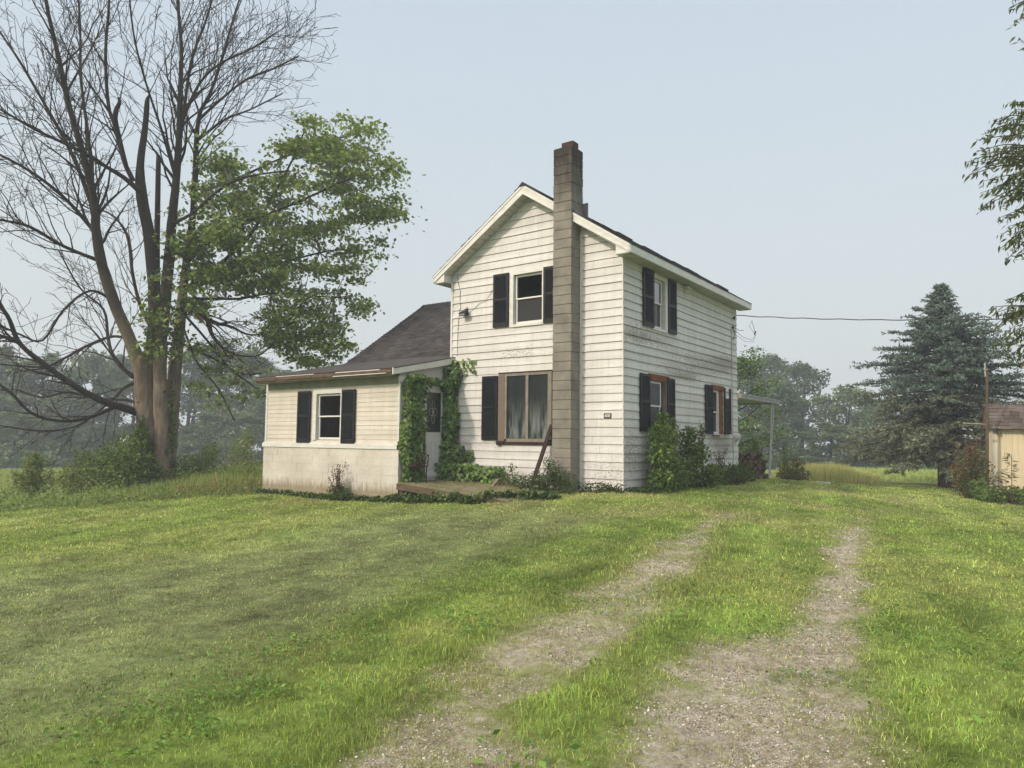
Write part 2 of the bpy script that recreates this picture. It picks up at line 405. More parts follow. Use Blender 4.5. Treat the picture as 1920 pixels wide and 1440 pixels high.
n.surf(n.mix(n.noise(n.mapping(P, (9, 9, 1.2)), 1., 4), (.006, .008, .009), (.05, .055, .05)), .12, .28); M['glass_dark'] = n.m
n = NT('window_screen'); n.surf((.035, .035, .035), .8, .1); M['window_screen'] = n.m
n = NT('streaked_plastic'); P = n.pos()
a = n.noise(n.mapping(P, (7, 1, 1.1), (.3, 0, 0)), 1.1, 6, .62); b = n.noise(n.mapping(P, (22, 1, 1.6)), 1.2, 5, .65)
f = n.ramp(n.math('ADD', n.math('MULTIPLY', a, .65), n.math('MULTIPLY', b, .35)), [(.44, 0.), (.55, .45), (.68, 1.)])
zz = n.n('SeparateXYZ', Vector=P).outputs[2]
f = n.mix(1., f, n.ramp(n.math('ADD', n.math('MULTIPLY', zz, .42), n.math('MULTIPLY', a, .5)), [(.72, 1.), (1., .05)]), 'MULTIPLY')
n.surf(n.mix(f, (.004, .009, .010), (.27, .30, .285)), .35, .25); M['streaked_plastic'] = n.m
n = NT('chimney_block'); P = n.pos()
c = n.mix(n.ramp(n.noise(P, 2.2, 6, .65), [(.3, 0.), (.7, 1.)]), (.155, .143, .122), (.285, .265, .228))
c = n.mix(1., c, n.ramp(n.noise(P, 90, 4, .7), [(.3, .72), (.7, 1.12)]), 'MULTIPLY')
zz = n.n('SeparateXYZ', Vector=P).outputs[2]
soot = n.ramp(n.math('ADD', n.math('MULTIPLY', n.math('SUBTRACT', zz, 5.55), .62), n.math('MULTIPLY', n.math('SUBTRACT', n.noise(n.mapping(P, (5, 5, 1.2)), 1.5, 5), .5), .9)), [(.0, 0.), (.85, 1.)])
c = n.mix(n.math('MULTIPLY', soot, .93), c, (.028, .022, .019))
n.surf(c, .95, .1, n.bump(n.noise(P, 110, 5, .7), .5, .006)); M['chimney_block'] = n.m
n = NT('painted_block'); P = n.pos()
c = n.mix(n.ramp(n.noise(P, 1.4, 6, .62), [(.35, 0.), (.72, 1.)]), (.59, .56, .51), (.45, .41, .36))
c = n.mix(1., c, n.ramp(n.noise(P, 26, 5, .7), [(.3, .88), (.65, 1.03)]), 'MULTIPLY')
sp = n.n('SeparateXYZ', Vector=P); zz = sp.outputs[2]
low = n.math('ADD', n.math('MULTIPLY', n.math('ADD', zz, .47), -3.2), n.math('MULTIPLY', n.noise(n.mapping(P, (7, 7, 1.6)), 1.4, 6, .7), 2.2))
c = n.mix(n.math('MULTIPLY', n.ramp(low, [(.35, 0.), (1.0, 1.)]), .8), c, (.20, .165, .085))
n.surf(c, .85, .15, n.bump(n.noise(P, 60, 5, .7), .25, .005)); M['painted_block'] = n.m
def shingle_mat(name, ca, cb, slope):
    n = NT(name); P = n.pos(); s = n.n('SeparateXYZ', Vector=P)
    v = n.n('CombineXYZ', X=s.outputs[0], Y=n.math('MULTIPLY', s.outputs[1], slope)).outputs[0]
    br = n.n('TexBrick', {'offset': .37, 'offset_frequency': 2}, Vector=v, Color1=(0, 0, 0), Color2=(1, 1, 1), Mortar=(0, 0, 0), Scale=1., Mortar_Size=.0, Bias=0., Brick_Width=.23, Row_Height=.142)
    c = n.mix(br.outputs[0], ca, cb)
    c = n.mix(1., c, n.ramp(n.noise(P, 1.1, 4, .6), [(.3, .78), (.7, 1.15)]), 'MULTIPLY')
    c = n.mix(1., c, n.ramp(n.noise(P, 130, 3, .7), [(.3, .7), (.7, 1.25)]), 'MULTIPLY')
    n.surf(c, .95, .12, n.bump(n.noise(P, 140, 3), .4, .004)); M[name] = n.m
shingle_mat('shingles', (.042, .037, .037), (.078, .071, .070), 1.21)
simple('roll_roofing', (.075, .068, .065), .9, .12, .35, 4., bump=.3)

# ------------------------------------------------------------------ the farmhouse
HW, HL = 4.70, 6.76
house = thing('farmhouse', 'weathered white two storey farmhouse with tall block chimney, black shutters and low wing', 'house', (-2.3, 2, -.2))
front = lambda v0: (lambda s, nn, z: (s, v0 - nn, z))
right = lambda u0_: (lambda s, nn, z: (u0_ + nn, s, z))
back = lambda v1: (lambda s, nn, z: (s, v1 + nn, z))
leftw = lambda u1: (lambda s, nn, z: (u1 - nn, s, z))
def sag(x, y, z):
    return (x, y, z - .011 * max(0, y) * max(0, z - 2.6) / 2.)
def hp(name, mb, mat, parent=None, warp=sag, smooth=False, label=None):
    o = mb.build(name, M[mat] if isinstance(mat, str) else mat, None, smooth, None)
    par = parent or house
    off = Vector(house['_o'])
    for v in o.data.vertices:
        q = v.co; x, y, z = (warp(q.x, q.y, q.z) if warp else (q.x, q.y, q.z))
        v.co = (x - off.x, y - off.y, z - off.z)
    o.data.update(); o.parent = par; o['_o'] = tuple(off)
    if label: o['label'] = label
    return o
def bx(T, items):
    mb = MB()
    for s0, s1, n0, n1, z0, z1 in items: mb.box((s0, n0, z0), (s1, n1, z1), T)
    return mb

def siding(T, z0, z1, ex, span, openings=(), lap=.021, wear=lambda s, z: 0., step=.28, seed=1):
    rnd = random.Random(seed); mb = MB()
    nc = int(math.ceil((z1 - z0) / ex - 1e-6))
    for c in range(nc):
        zb, zt = z0 + c * ex, min(z1, z0 + (c + 1) * ex)
        lp = lap * rnd.uniform(.8, 1.3); wob = rnd.uniform(-.003, .003)
        off = lambda z: lp * (1 - (z - zb) / ex) + .001
        cuts = sorted({zb, zt} | {q for o in openings for q in (o[2], o[3]) if zb < q < zt})
        for za, zc in zip(cuts[:-1], cuts[1:]):
            zm = (za + zc) / 2
            la, ha = span(za); lc, hc = span(zc)
            if ha <= la and hc <= lc: continue
            if ha < la: la = ha = (la + ha) / 2
            if hc < lc: lc = hc = (lc + hc) / 2
            iv = [(None, None)]
            obs = sorted((o[0], o[1]) for o in openings if o[2] < zm < o[3])
            cur = None; segs = []
            for a, b in obs: segs.append((cur, a)); cur = b
            segs.append((cur, None))
            for a, b in segs:
                A0, A1 = (la, lc) if a is None else (a, a)
                B0, B1 = (ha, hc) if b is None else (b, b)
                if B0 <= A0 + 1e-4 and B1 <= A1 + 1e-4: continue
                k = max(1, int((max(B0, B1) - min(A0, A1)) / step))
                # low, slightly wavy butt edge; each board has its own warp
                bot = []; top = []
                ph = rnd.uniform(0, 6)
                for i in range(k + 1):
                    t = i / k; s = A0 + (B0 - A0) * t; s2 = A1 + (B1 - A1) * t
                    w = .0035 * math.sin(s * 2.3 + ph) + wob
                    bot.append((s, za + (w if za == zb else 0))); top.append((s2, zc + (0 if zc == zt and c == nc - 1 else (0.004 if zc == zt else 0))))
                base = len(mb.v); ws = []
                vs = [T(s, off(za), z) for s, z in bot] + [T(s, off(zc), z) for s, z in top]
                ww = [wear(s, z) for s, z in bot] + [wear(s, z) for s, z in top]
                fs = [(i, i + 1, k + 2 + i, k + 1 + i) for i in range(k)]
                mb.add(vs, fs, ww)
                if za == zb:
                    vs = [T(s, off(za), z) for s, z in bot] + [T(s, -.004, z) for s, z in bot]
                    mb.add(vs, [(i + 1, i, k + 1 + i, k + 2 + i) for i in range(k)], [0.9] * len(vs))  # lip undersides darkened through the wear value to deepen the lap shadow lines
        for _ in range(rnd.choice((0, 1, 1, 2))):       # butt joints between board lengths
            lo, hi = span(zb + .01)
            if hi - lo < .8: continue
            s = rnd.uniform(lo + .2, hi - .2)
            if any(o[0] - .02 < s < o[1] + .02 and o[2] < zt and o[3] > zb for o in openings): continue
            mb.add([T(s, off(zb) + .0012, zb + .004), T(s + .007, off(zb) + .0012, zb + .004), T(s + .007, off(zt) + .0012, zt - .006), T(s, off(zt) + .0012, zt - .006)], [(0, 1, 2, 3)], [1.3] * 4)
    if not mb.w: mb.w[0] = 0.
    return mb

EX = .178
def gable(z):
    # roof underside over the front and back walls
    zz = max(0, z - 4.81); d = zz / .67
    return (-HW + max(0, d - .02), 0 - max(0, d - .02))
g_ = lambda s, z, a, b, sx_, sz_, k: k * math.exp(-((s - a) / sx_) ** 2 - ((z - b) / sz_) ** 2)
def wear_front(s, z):
    return min(1, .18 + g_(s, z, -2.6, 2.75, .9, .2, .55) + g_(s, z, -.4, .6, .9, .9, .22) + g_(s, z, -.3, 0, .8, .35, .3) + g_(s, z, -3.3, .7, 1.3, .5, .22) + g_(s, z, -3.9, 1.6, .8, 1.2, .12))
def wear_right(s, z):
    return min(1.15, .28 + g_(s, z, 2.0, 2.4, .9, .1, .5) + g_(s, z, 4.9, 1.0, .9, .25, .4) + g_(s, z, 1.2, 3.05, 1.4, .16, .45) + g_(s, z, 4.2, 2.75, 2.2, .3, .5) + g_(s, z, 3.2, 2.35, 1.0, .12, .6) + g_(s, z, 5.9, 2.95, .9, .3, .45) + g_(s, z, 5.6, .7, .8, .35, .65) + g_(s, z, 3.5, .3, 4, .5, .15) + g_(s, z, .2, .6, .6, .7, .4) + g_(s, z, .5, 3, .6, .5, .25))
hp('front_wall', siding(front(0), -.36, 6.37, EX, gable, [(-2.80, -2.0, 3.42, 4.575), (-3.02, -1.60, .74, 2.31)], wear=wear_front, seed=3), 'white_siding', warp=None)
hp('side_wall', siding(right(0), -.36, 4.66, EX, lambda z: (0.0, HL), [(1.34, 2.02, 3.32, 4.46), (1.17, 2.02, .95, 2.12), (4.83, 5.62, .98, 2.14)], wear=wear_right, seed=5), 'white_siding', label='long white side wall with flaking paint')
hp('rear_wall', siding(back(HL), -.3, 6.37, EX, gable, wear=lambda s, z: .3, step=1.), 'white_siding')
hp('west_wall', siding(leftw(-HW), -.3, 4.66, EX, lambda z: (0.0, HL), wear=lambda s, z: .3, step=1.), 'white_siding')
# corner strips and foundation
mb = MB(); mb.box((-HW - .004, 0, 2.7), (-HW + .05, .031, 4.62), front(0)); hp('corner_board', mb, 'white_trim')
mb = MB(); mb.box((.0005, .0005, -.36), (.021, .021, 4.6), front(0)); hp('corner_board', mb, 'white_trim')
hp('foundation', bx(front(.04), [(-HW + .05, -.03, -6.6, -.0, -.9, -.3)]), 'grey_trim', warp=None)
# floors and partitions, seen only as darkness through the windows
mb = MB(); mb.box((-HW + .05, .06, -.05), (-.06, HL - .06, .1)); mb.box((-HW + .05, .06, 2.45), (-.06, HL - .06, 2.6)); mb.box((-3.3, 2.6, .1), (-.06, 2.7, 2.45)); mb.box((-HW + .05, 2.9, 2.6), (-.06, 3.0, 5.0)); mb.box((-1.45, .06, 2.6), (-1.35, 2.9, 5.0)); mb.box((-1.2, .06, .1), (-1.1, 2.6, 2.45))
hp('interior_wall', mb, 'interior', warp=None)

# ---- windows and shutters
def window(T, s0, s1, z0, z1, cas, depth, meet, up_mat, lo_mat, cas_mat='white_trim', head=None, sash_mat='vinyl', sashw=None, label=None, sill=True, parent=None, warp=sag):
    cl, cr, ct, cb = cas
    it = []
    if cl: it.append((s0 - cl, s0, 0, .034, z0 - cb, z1 + ct))
    if cr: it.append((s1, s1 + cr, 0, .034, z0 - cb, z1 + ct))
    if ct: it.append((s0, s1, 0, .0345, z1, z1 + ct))
    it += [(s0 - .02, s0, -depth - .03, 0, z0, z1), (s1, s1 + .02, -depth - .03, 0, z0, z1), (s0, s1, -depth - .03, 0, z1, z1 + .02), (s0, s1, -depth - .03, 0, z0 - .02, z0)]
    w = hp('window', bx(T, it), cas_mat, label=label, warp=warp)
    if sill and cb: hp('sill', bx(T, [(s0, s1, 0, .045, z0 - cb, z0)]), cas_mat, w, warp=warp)
    a0, a1 = sashw or (s0, s1); a0 += .012; a1 -= .012
    f = .042; d = -depth
    for nm, za, zb, nn, pm in (('upper', meet - .018, z1 - .012, d, up_mat), ('lower', z0 + .012, meet + .018, d + .022 if False else d - .02, lo_mat)):
        sh = hp('sash', bx(T, [(a0, a0 + f, nn - .015, nn + .018, za, zb), (a1 - f, a1, nn - .015, nn + .018, za, zb), (a0 + f, a1 - f, nn - .015, nn + .017, zb - f * (.8 if nm == 'lower' else 1), zb), (a0 + f, a1 - f, nn - .015, nn + .017, za, za + f * (1.3 if nm == 'lower' else .8))]), sash_mat, w, warp=warp)
        if pm: hp('pane', bx(T, [(a0 + f, a1 - f, nn - .004, nn + .002, za + f * .8, zb - f * .8)]), pm, w, warp=warp)
    return w
def shutter(T, s0, s1, z0, z1, broken=False, warp=sag, tilt=0.):
    mb = MB(); st = .055; r = .06
    n0, n1 = .03, .062
    TT = T if not tilt else (lambda s, nn, z: T(s, nn + tilt * (s - s0), z))
    zm = z0 + (z1 - z0) * .52
    mb.box((s0, n0, z0), (s0 + st, n1, z1), TT); mb.box((s1 - st, n0, z0), (s1, n1, z1), TT)
    mb.box((s0 + st, n0, z0), (s1 - st, n1 - .001, z0 + r * 1.6), TT); mb.box((s0 + st, n0, zm - r / 2), (s1 - st, n1 - .001, zm + r / 2), TT)
    if not broken: mb.box((s0 + st, n0, z1 - r), (s1 - st, n1 - .001, z1), TT)
    for a, b in ((z0 + r * 1.6, zm - r / 2), (zm + r / 2, z1 - r)):
        if broken and b > zm + .2: b -= .22
        k = int((b - a) / .026)
        for i in range(k):
            z = a + (b - a) * (i + .5) / k
            mb.hexa([TT(s0 + st, n0 + .004, z + .011), TT(s1 - st, n0 + .004, z + .011), TT(s1 - st, n1 - .006, z - .013), TT(s0 + st, n1 - .006, z - .013)],
                    [TT(s0 + st, n0 + .004, z + .016), TT(s1 - st, n0 + .004, z + .016), TT(s1 - st, n1 - .006, z - .008), TT(s0 + st, n1 - .006, z - .008)])
    if not broken: mb.box((s0 + st, n0 - .002, z0 + r), (s1 - st, n0 + .003, z1 - r), TT)
    else:
        mb.box((s0 + st, n0 - .002, z0 + r), (s1 - st, n0 + .003, z1 - r - .24), TT)
    return hp('shutter', mb, 'shutter_black', warp=warp, label='broken black shutter missing its top slats' if broken else None)
TF, TR_, TA = front(0), right(0), front(-1.71)
window(TF, -2.80, -2.0, 3.42, 4.575, (.105, .04, .07, .06), .06, 4.02, None, 'window_screen', warp=None)
shutter(TF, -3.37, -2.925, 3.39, 4.645, warp=None); shutter(TF, -1.95, -1.505, 3.375, 4.64, warp=None)
shutter(TF, -3.67, -3.215, .775, 2.262, warp=None)
# picture window with streaked plastic behind two fixed lights, a pebbled panel at its side
pw_ = hp('window', bx(TF, [(-3.02, -2.965, -.05, .03, .80, 2.30), (-2.435, -2.36, -.045, .028, .80, 2.24), (-1.835, -1.73, -.05, .03, .80, 2.30), (-2.965, -1.835, -.05, .029, 2.24, 2.30), (-2.965, -2.435, -.05, .029, .74, .81), (-2.36, -1.835, -.05, .029, .74, .81), (-2.435, -2.36, -.05, .029, .74, .80)]), 'tan_vinyl', warp=None, label='wide two pane picture window with streaked glass')
hp('pane', bx(TF, [(-2.965, -2.435, -.012, -.004, .81, 2.24)]), 'streaked_plastic', pw_, warp=None)
hp('pane', bx(TF, [(-2.36, -1.835, -.012, -.004, .81, 2.24)]), 'streaked_plastic', pw_, warp=None)
hp('sill', bx(TF, [(-3.2, -1.6, .0, .045, .675, .738)]), 'dark_plank', pw_, warp=None)
hp('casing', bx(TF, [(-1.728, -1.6, -.02, .038, .74, 2.33), (-3.2, -1.73, -.0, .037, 2.302, 2.33)]), 'dark_plank', pw_, warp=None)
hp('side_panel', bx(TF, [(-3.2, -3.022, 0, .036, .74, 2.30)]), 'pebble_board', pw_, warp=None)
mb = bx(TF, [(-3.24, -3.02, .033, .06, .70, .76), (-3.22, -3.1, .03, .07, .66, .71)]); hp('rusty_bracket', mb, 'rust', pw_, warp=None)
# long side
window(TR_, 1.34, 2.02, 3.32, 4.46, (.015, .12, .08, .06), .05, 3.915, 'glass_sky', 'glass_dark', sashw=(1.34, 1.98))
shutter(TR_, .86, 1.325, 3.285, 4.56, tilt=.06); shutter(TR_, 2.15, 2.59, 3.285, 4.56)
wA = window(TR_, 1.17, 2.02, .95, 2.12, (.0, .02, .0, .05), .035, 1.565, 'glass_dark', 'glass_dark', 'tan_vinyl', sashw=(1.17, 1.87))
hp('bare_wood_head', bx(TR_, [(1.165, 2.2, .0, .038, 2.121, 2.262), (2.041, 2.2, .0, .036, .95, 2.12)]), 'redwood', wA)
shutter(TR_, .70, 1.16, .99, 2.235); shutter(TR_, 2.06, 2.46, 1.0, 2.225)
wB = window(TR_, 4.83, 5.33, .98, 2.14, (.0, .0, .0, .03), .035, 1.56, 'glass_dark', 'glass_dark', 'white_trim')
hp('bare_wood_head', bx(TR_, [(4.82, 5.66, .0, .038, 2.141, 2.262), (5.351, 5.65, -.05, .004, .98, 2.14), (4.8, 5.3, .02, .05, .93, .965)]), 'redwood', wB)
shutter(TR_, 4.33, 4.82, .985, 2.235); shutter(TR_, 5.66, 6.12, .99, 2.23, broken=True)
# addition window
window(TA, -7.57, -6.67, .735, 1.87, (.115, .04, .11, .0), .05, 1.316, None, None, warp=None)
shutter(TA, -8.28, -7.78, .662, 1.955, warp=None); shutter(TA, -6.60, -6.13, .66, 1.945, warp=None)

# ---- main roof
RZ, EZ, EO, VO, VB = 6.545, 4.775, .325, -.30, HL + .28
RU = -HW / 2
mr = MB()
for sgn in (-1, 1):
    e = RU + sgn * (HW / 2 + EO); ee = e + sgn * .03
    ez = EZ - .03 * .67
    rows = 12
    for i in range(rows):          # lapped shingle courses
        t0, t1 = i / rows, (i + 1) / rows
        u_0, z_0 = ee + (RU - ee) * t0, ez + (RZ - ez) * t0; u_1, z_1 = ee + (RU - ee) * t1, ez + (RZ - ez) * t1
        segs = 9
        for j in range(segs):
            va = VO - .03 + (VB + .06 - VO) * j / segs; vb = VO - .03 + (VB + .06 - VO) * (j + 1) / segs
            h = .022 + random.uniform(0, .012); c = random.uniform(-.01, .014)
            if sgn > 0 and random.random() < .16: c += random.uniform(.02, .05)
            mr.hexa([(u_0, va, z_0), (u_0, vb, z_0), (u_1, vb, z_1), (u_1, va, z_1)], [(u_0 + sgn * c * .2, va, z_0 + h + c), (u_0 + sgn * c * .2, vb, z_0 + h + max(0, c - .01)), (u_1, vb, z_1 + .012), (u_1, va, z_1 + .012)])
mr.hexa([(RU - .13, VO - .04, RZ - .06), (RU + .13, VO - .04, RZ - .06), (RU + .13, VB + .04, RZ - .06), (RU - .13, VB + .04, RZ - .06)], [(RU - .015, VO - .04, RZ + .045), (RU + .015, VO - .04, RZ + .045), (RU + .015, VB + .04, RZ + .03), (RU - .015, VB + .04, RZ + .03)])
simple('dark_shingle', (.038, .036, .037), .9, .12, .4, 9., bump=.5)
roof = hp('roof', mr, 'dark_shingle', label='dark curling shingle roof of the tall part')
fb = MB(); sf = MB()
FH = .205
for sgn in (-1, 1):
    e = RU + sgn * (HW / 2 + EO)
    sf = MB(); rs = (MB(), MB())
    for v0, v1 in ((VO - .024, VO), (VB, VB + .024)):
        fb.prism([(e, v0, EZ - .012), (RU, v0, RZ - .012), (RU, v0, RZ - FH - .02), (e - sgn * .02, v0, EZ - .16)], (0, v1 - v0, 0))
        d = -.012 if v0 < 3 else .012
        q0, q1 = (v0 - .013, v0 - .001) if v0 < 3 else (v1 + .001, v1 + .013)
        fb.prism([(e + sgn * .006, q0, EZ - .008), (RU, q0, RZ - .008), (RU, q0, RZ - .066), (e + sgn * .006, q0, EZ - .066)], (0, q1 - q0, 0))
    fb.box((min(e, e + sgn * .022), VO - .024, EZ - .175), (max(e, e + sgn * .022), VB + .024, EZ - .014))
    # boxed return at each end of the eaves
    for va, vb in ((VO, .0), (HL, VB)):
        fb.box((min(e - sgn * .001, e - sgn * EO), va, EZ - .172), (max(e - sgn * .001, e - sgn * EO), vb, EZ - .004) ) if False else fb.prism([(e - sgn * .001, va, EZ - .172), (e - sgn * .001, va, EZ - .03), (e - sgn * (EO - .0), va, EZ + .17), (e - sgn * (EO - .0), va, EZ - .172)], (0, vb - va - .002, 0))
    # soffits: along the eaves, and up the rake in ribbed strips
    k = 44
    for i in range(k):
        va = VO + (VB - VO) * i / k; vb = VO + (VB - VO) * (i + 1) / k - .012
        sf.box((min(e, e - sgn * EO), va, EZ - .187), (max(e, e - sgn * EO), vb, EZ - .177))
    k = 17
    for i in range(k):
        t0 = i / k; t1 = (i + .88) / k
        a = Vector((e - sgn * EO, 0, EZ + .67 * EO - .2)); b = Vector((RU, 0, RZ - .21))
        p, q = a + (b - a) * t0, a + (b - a) * t1
        for kk, va, vb in ((0, VO, .01), (1, HL - .01, VB)):
            rs[kk].hexa([(p.x, va, p.z - .012), (q.x, va, q.z - .012), (q.x, vb, q.z - .012), (p.x, vb, p.z - .012)], [(p.x, va, p.z), (q.x, va, q.z), (q.x, vb, q.z), (p.x, vb, p.z)])
    rs[0].hexa([(e - sgn * EO, VO, EZ + .67 * EO - .196), (RU, VO, RZ - .206), (RU, .01, RZ - .206), (e - sgn * EO, .01, EZ + .67 * EO - .196)], [(e - sgn * EO, VO, EZ + .67 * EO - .19), (RU, VO, RZ - .2), (RU, .01, RZ - .2), (e - sgn * EO, .01, EZ + .67 * EO - .19)])
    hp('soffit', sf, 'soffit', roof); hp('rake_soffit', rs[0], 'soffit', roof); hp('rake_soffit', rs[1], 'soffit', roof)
hp('fascia', fb, 'white_trim', roof)
vent = MB(); vent.box((-.0, 3.0, 4.50), (.16, 3.25, 4.545)); vent.box((0, 3.1, 4.38), (.04, 3.2, 4.5)); hp('eave_light', vent, 'grey_trim')

# ---- chimney
ch = MB(); rnd = random.Random(4)
z = -.6
while z < 7.0:
    h = .2
    jx, jy = rnd.uniform(-.004, .004), rnd.uniform(-.005, .005)
    x0, x1, y0, y1 = -1.474 + jx, -1.016 + jx, -.385 + jy, .085 + jy
    c = .008 if z < 6.85 else .02
    zt = z + h - .004
    def ring(zz, i): return [(x0 + i, y0 + i, zz), (x1 - i, y0 + i, zz), (x1 - i, y1 - i, zz), (x0 + i, y1 - i, zz)]
    rings = [ring(z, .006), ring(z + .005, 0), ring(zt - c, 0), ring(zt, c * .8)]
    b = len(ch.v)
    for r in rings: ch.v.extend(r)
    for k in range(3):
        for j in range(4): ch.f.append((b + k * 4 + j, b + k * 4 + (j + 1) % 4, b + k * 4 + 4 + (j + 1) % 4, b + k * 4 + 4 + j))
    ch.f.append((b + 12, b + 13, b + 14, b + 15)); ch.f.append((b + 3, b + 2, b + 1, b))
    z += .2035
ztop = z
chim = hp('chimney', ch, 'chimney_block', warp=None)
hp('mortar_core', bx(lambda a, b, c: (a, b, c), [(-1.463, -1.027, -.31, .07, -.6, ztop - .03)]), 'chimney_block', chim, warp=None)
fl = MB(); fl.box((-1.39, -.2, ztop - .02), (-1.1, -.17, ztop + .17)); fl.box((-1.39, -.0, ztop - .02), (-1.1, .03, ztop + .17)); fl.box((-1.39, -.17, ztop - .02), (-1.36, 0, ztop + .17)); fl.box((-1.13, -.17, ztop - .02), (-1.1, 0, ztop + .17))
hp('flue', fl, 'flue_clay', chim, warp=None)
fl = MB(); fl.hexa([(-1.015, -.28, 5.58), (-.93, -.3, 5.55), (-.93, .15, 5.55), (-1.015, .15, 5.58)], [(-1.014, -.28, 5.75), (-.985, -.3, 5.66), (-.985, .15, 5.66), (-1.014, .15, 5.75)]); fl.box((-1.05, .087, 5.5), (-.9, .12, 5.95)); hp('flashing', fl, 'tar_grey', chim, warp=None)
mb = MB()
for i in range(30):
    z = -.1 + i * .178
    mb.box((-1.014, .001, z), (-.965 + random.uniform(-.004, .004), .03 + random.uniform(-.006, .006), z + .177), front(0))
hp('caulk_strip', mb, 'white_trim', warp=None)

# ---- number plate, lights, cables
np_ = hp('house_number', bx(TF, [(-.425, -.255, .022, .036, 1.25, 1.352)]), 'black_plastic', warp=None, label='small black plate reading 600')
cu = bpy.data.curves.new('digits', 'FONT'); cu.body = '600'; cu.size = .098; cu.extrude = .002; cu.align_x = 'CENTER'; cu.align_y = 'CENTER'
tmp = bpy.data.objects.new('digits_tmp', cu); COL.objects.link(tmp)
dm = bpy.data.meshes.new_from_object(tmp.evaluated_get(bpy.context.evaluated_depsgraph_get())); bpy.data.objects.remove(tmp)
dg = bpy.data.objects.new('digits', dm); COL.objects.link(dg); dm.materials.clear(); dm.materials.append(M['white_paint'])
for v in dm.vertices:
    x, y, zz = v.co; v.co = Vector((-.34 + x * .92, -.0382 - zz, 1.30 + y)) - Vector(house['_o'])
dg.parent = np_; dg['_o'] = house['_o']
fl = MB(); fl.hexa([(-4.30, -.17, 3.73), (-4.10, -.17, 3.73), (-4.10, -.06, 3.76), (-4.30, -.06, 3.76)], [(-4.30, -.21, 3.80), (-4.10, -.21, 3.80), (-4.10, -.08, 3.88), (-4.30, -.08, 3.88)])
fl.box((-4.22, -.08, 3.82), (-4.18, -.01, 3.92)); fl.tube([(-4.2, -.03, 3.9), (-4.16, -.05, 3.96)], .012, 6)
fo = hp('floodlight', fl, 'black_plastic', warp=None)
hp('lens', bx(lambda a, b, c: (a, b, c), [(-4.28, -4.12, -.2, -.175, 3.745, 3.79)]), 'glass_sky', fo, warp=None)
wr = MB(); wr.tube([(-4.52, -.022, 4.78), (-4.47, -.022, 4.55), (-4.41, -.026, 4.4), (-4.42, -.022, 4.15), (-4.39, -.026, 3.98), (-4.43, -.022, 3.9), (-4.45, -.024, 3.7), (-4.47, -.022, 3.4), (-4.48, -.022, 2.8)], .0055, 5)
wr.tube([(-4.12, -.024, 3.84), (-3.98, -.024, 3.9), (-3.8, -.024, 4.02), (-3.6, -.024, 4.06), (-3.42, -.026, 4.3)], .004, 5)
hp('cable', wr, 'wire_dark', warp=None)
wr = MB(); wr.tube([(.035, 6.29, 4.0), (.035, 6.29, 2.2), (.035, 6.29, .95)], .012, 6); wr.tube([(.035, 6.29, .75), (.04, 6.31, .35), (.03, 6.27, .15), (.035, 6.3, -.2)], .011, 6)
hp('conduit', wr, 'grey_trim')
mt = MB(); mt.tube([(.02, 6.42, .93), (.09, 6.42, .93), (.16, 6.42, .93), (.185, 6.42, .93)], [.11, .115, .105, .06], 14); mt.box((.016, 6.3, .78), (.07, 6.54, .9)); hp('electric_meter', mt, 'grey_trim', smooth=False)
wr = MB()
for zz, vv in ((4.28, 6.42), (3.98, 6.32)): wr.tube([(.02, vv, zz), (.1, vv, zz + .01)], .016, 6); wr.tube([(.07, vv, zz - .04), (.07, vv, zz + .05)], .022, 8)
wr.tube([(.06, 6.3, 4.0), (.1, 6.36, 3.84), (.09, 6.34, 3.72), (.06, 6.3, 3.62)], .010, 5); wr.tube([(.08, 6.36, 3.99), (.22, 6.45, 3.9), (.3, 6.52, 3.92)], .008, 5)
wr.tube([(.08, 6.34, 3.93), (.28, 6.48, 3.72), (.5, 6.52, 3.62), (.62, 6.45, 3.68), (.66, 6.38, 3.78), (.62, 6.35, 4.0), (.58, 6.34, 4.14)], .006, 5); wr.tube([(.64, 6.38, 3.74), (.67, 6.38, 3.84)], .02, 6)
wr.tube([(.08, 6.34, 3.82), (.35, 6.48, 3.58), (.56, 6.5, 3.56), (.66, 6.4, 3.74), (.52, 6.3, 3.98), (.6, 6.33, 4.15)], .005, 5)
hp('service_drop', wr, 'wire_dark')

# ---- the low wing and closed porch
WL = -9.65
slo = lambda v: 2.34 + .21 * (v + 2.06)
hp('porch_wall', siding(TA, .66, 2.26, .1075, lambda z: (WL, -HW), [(-7.57, -6.67, .735, 1.87)], lap=.009, wear=lambda s, z: .12, seed=8), 'sunwarm_siding', warp=None, label='clapboard front of the closed porch, warm sunlight in its colour')
def sp_(z): return (max(-1.71, (z - 2.24) / .21 - 2.06), 0.0)
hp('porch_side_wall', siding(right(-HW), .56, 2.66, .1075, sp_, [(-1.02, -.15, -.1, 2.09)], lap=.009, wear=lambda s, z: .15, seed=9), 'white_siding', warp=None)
bl = MB(); rnd = random.Random(2)
zr = [-.95, -.62, -.43, -.235, -.04, .155, .35, .545]
for i in range(len(zr) - 1):
    s = WL - .02 - (0 if i % 2 else .2); cuts = [WL - .02]
    while s < -HW + .03:
        s += .405
        if s > WL + .05 and s < -HW - .05: cuts.append(s)
    cuts.append(-HW + .03)
    for a, b in zip(cuts[:-1], cuts[1:]):
        o = .035 + rnd.uniform(-.004, .004)
        g = .0025 if rnd.random() < .75 else .0045
        bl.box((a + g * .4, -.1, zr[i] + g * .6), (b - g * .4, o, zr[i + 1] - g * .4), TA)
bl.box((WL - .015, -.12, -.95), (-HW + .025, .026, .545), TA)
bl.box((-1.60, -.1, -.9), (-1.02, .02, .545), right(-HW)); bl.box((-1.02, -.1, -.9), (0, .02, -.06), right(-HW)); bl.box((-.15, -.1, -.06), (0, .02, .545), right(-HW))
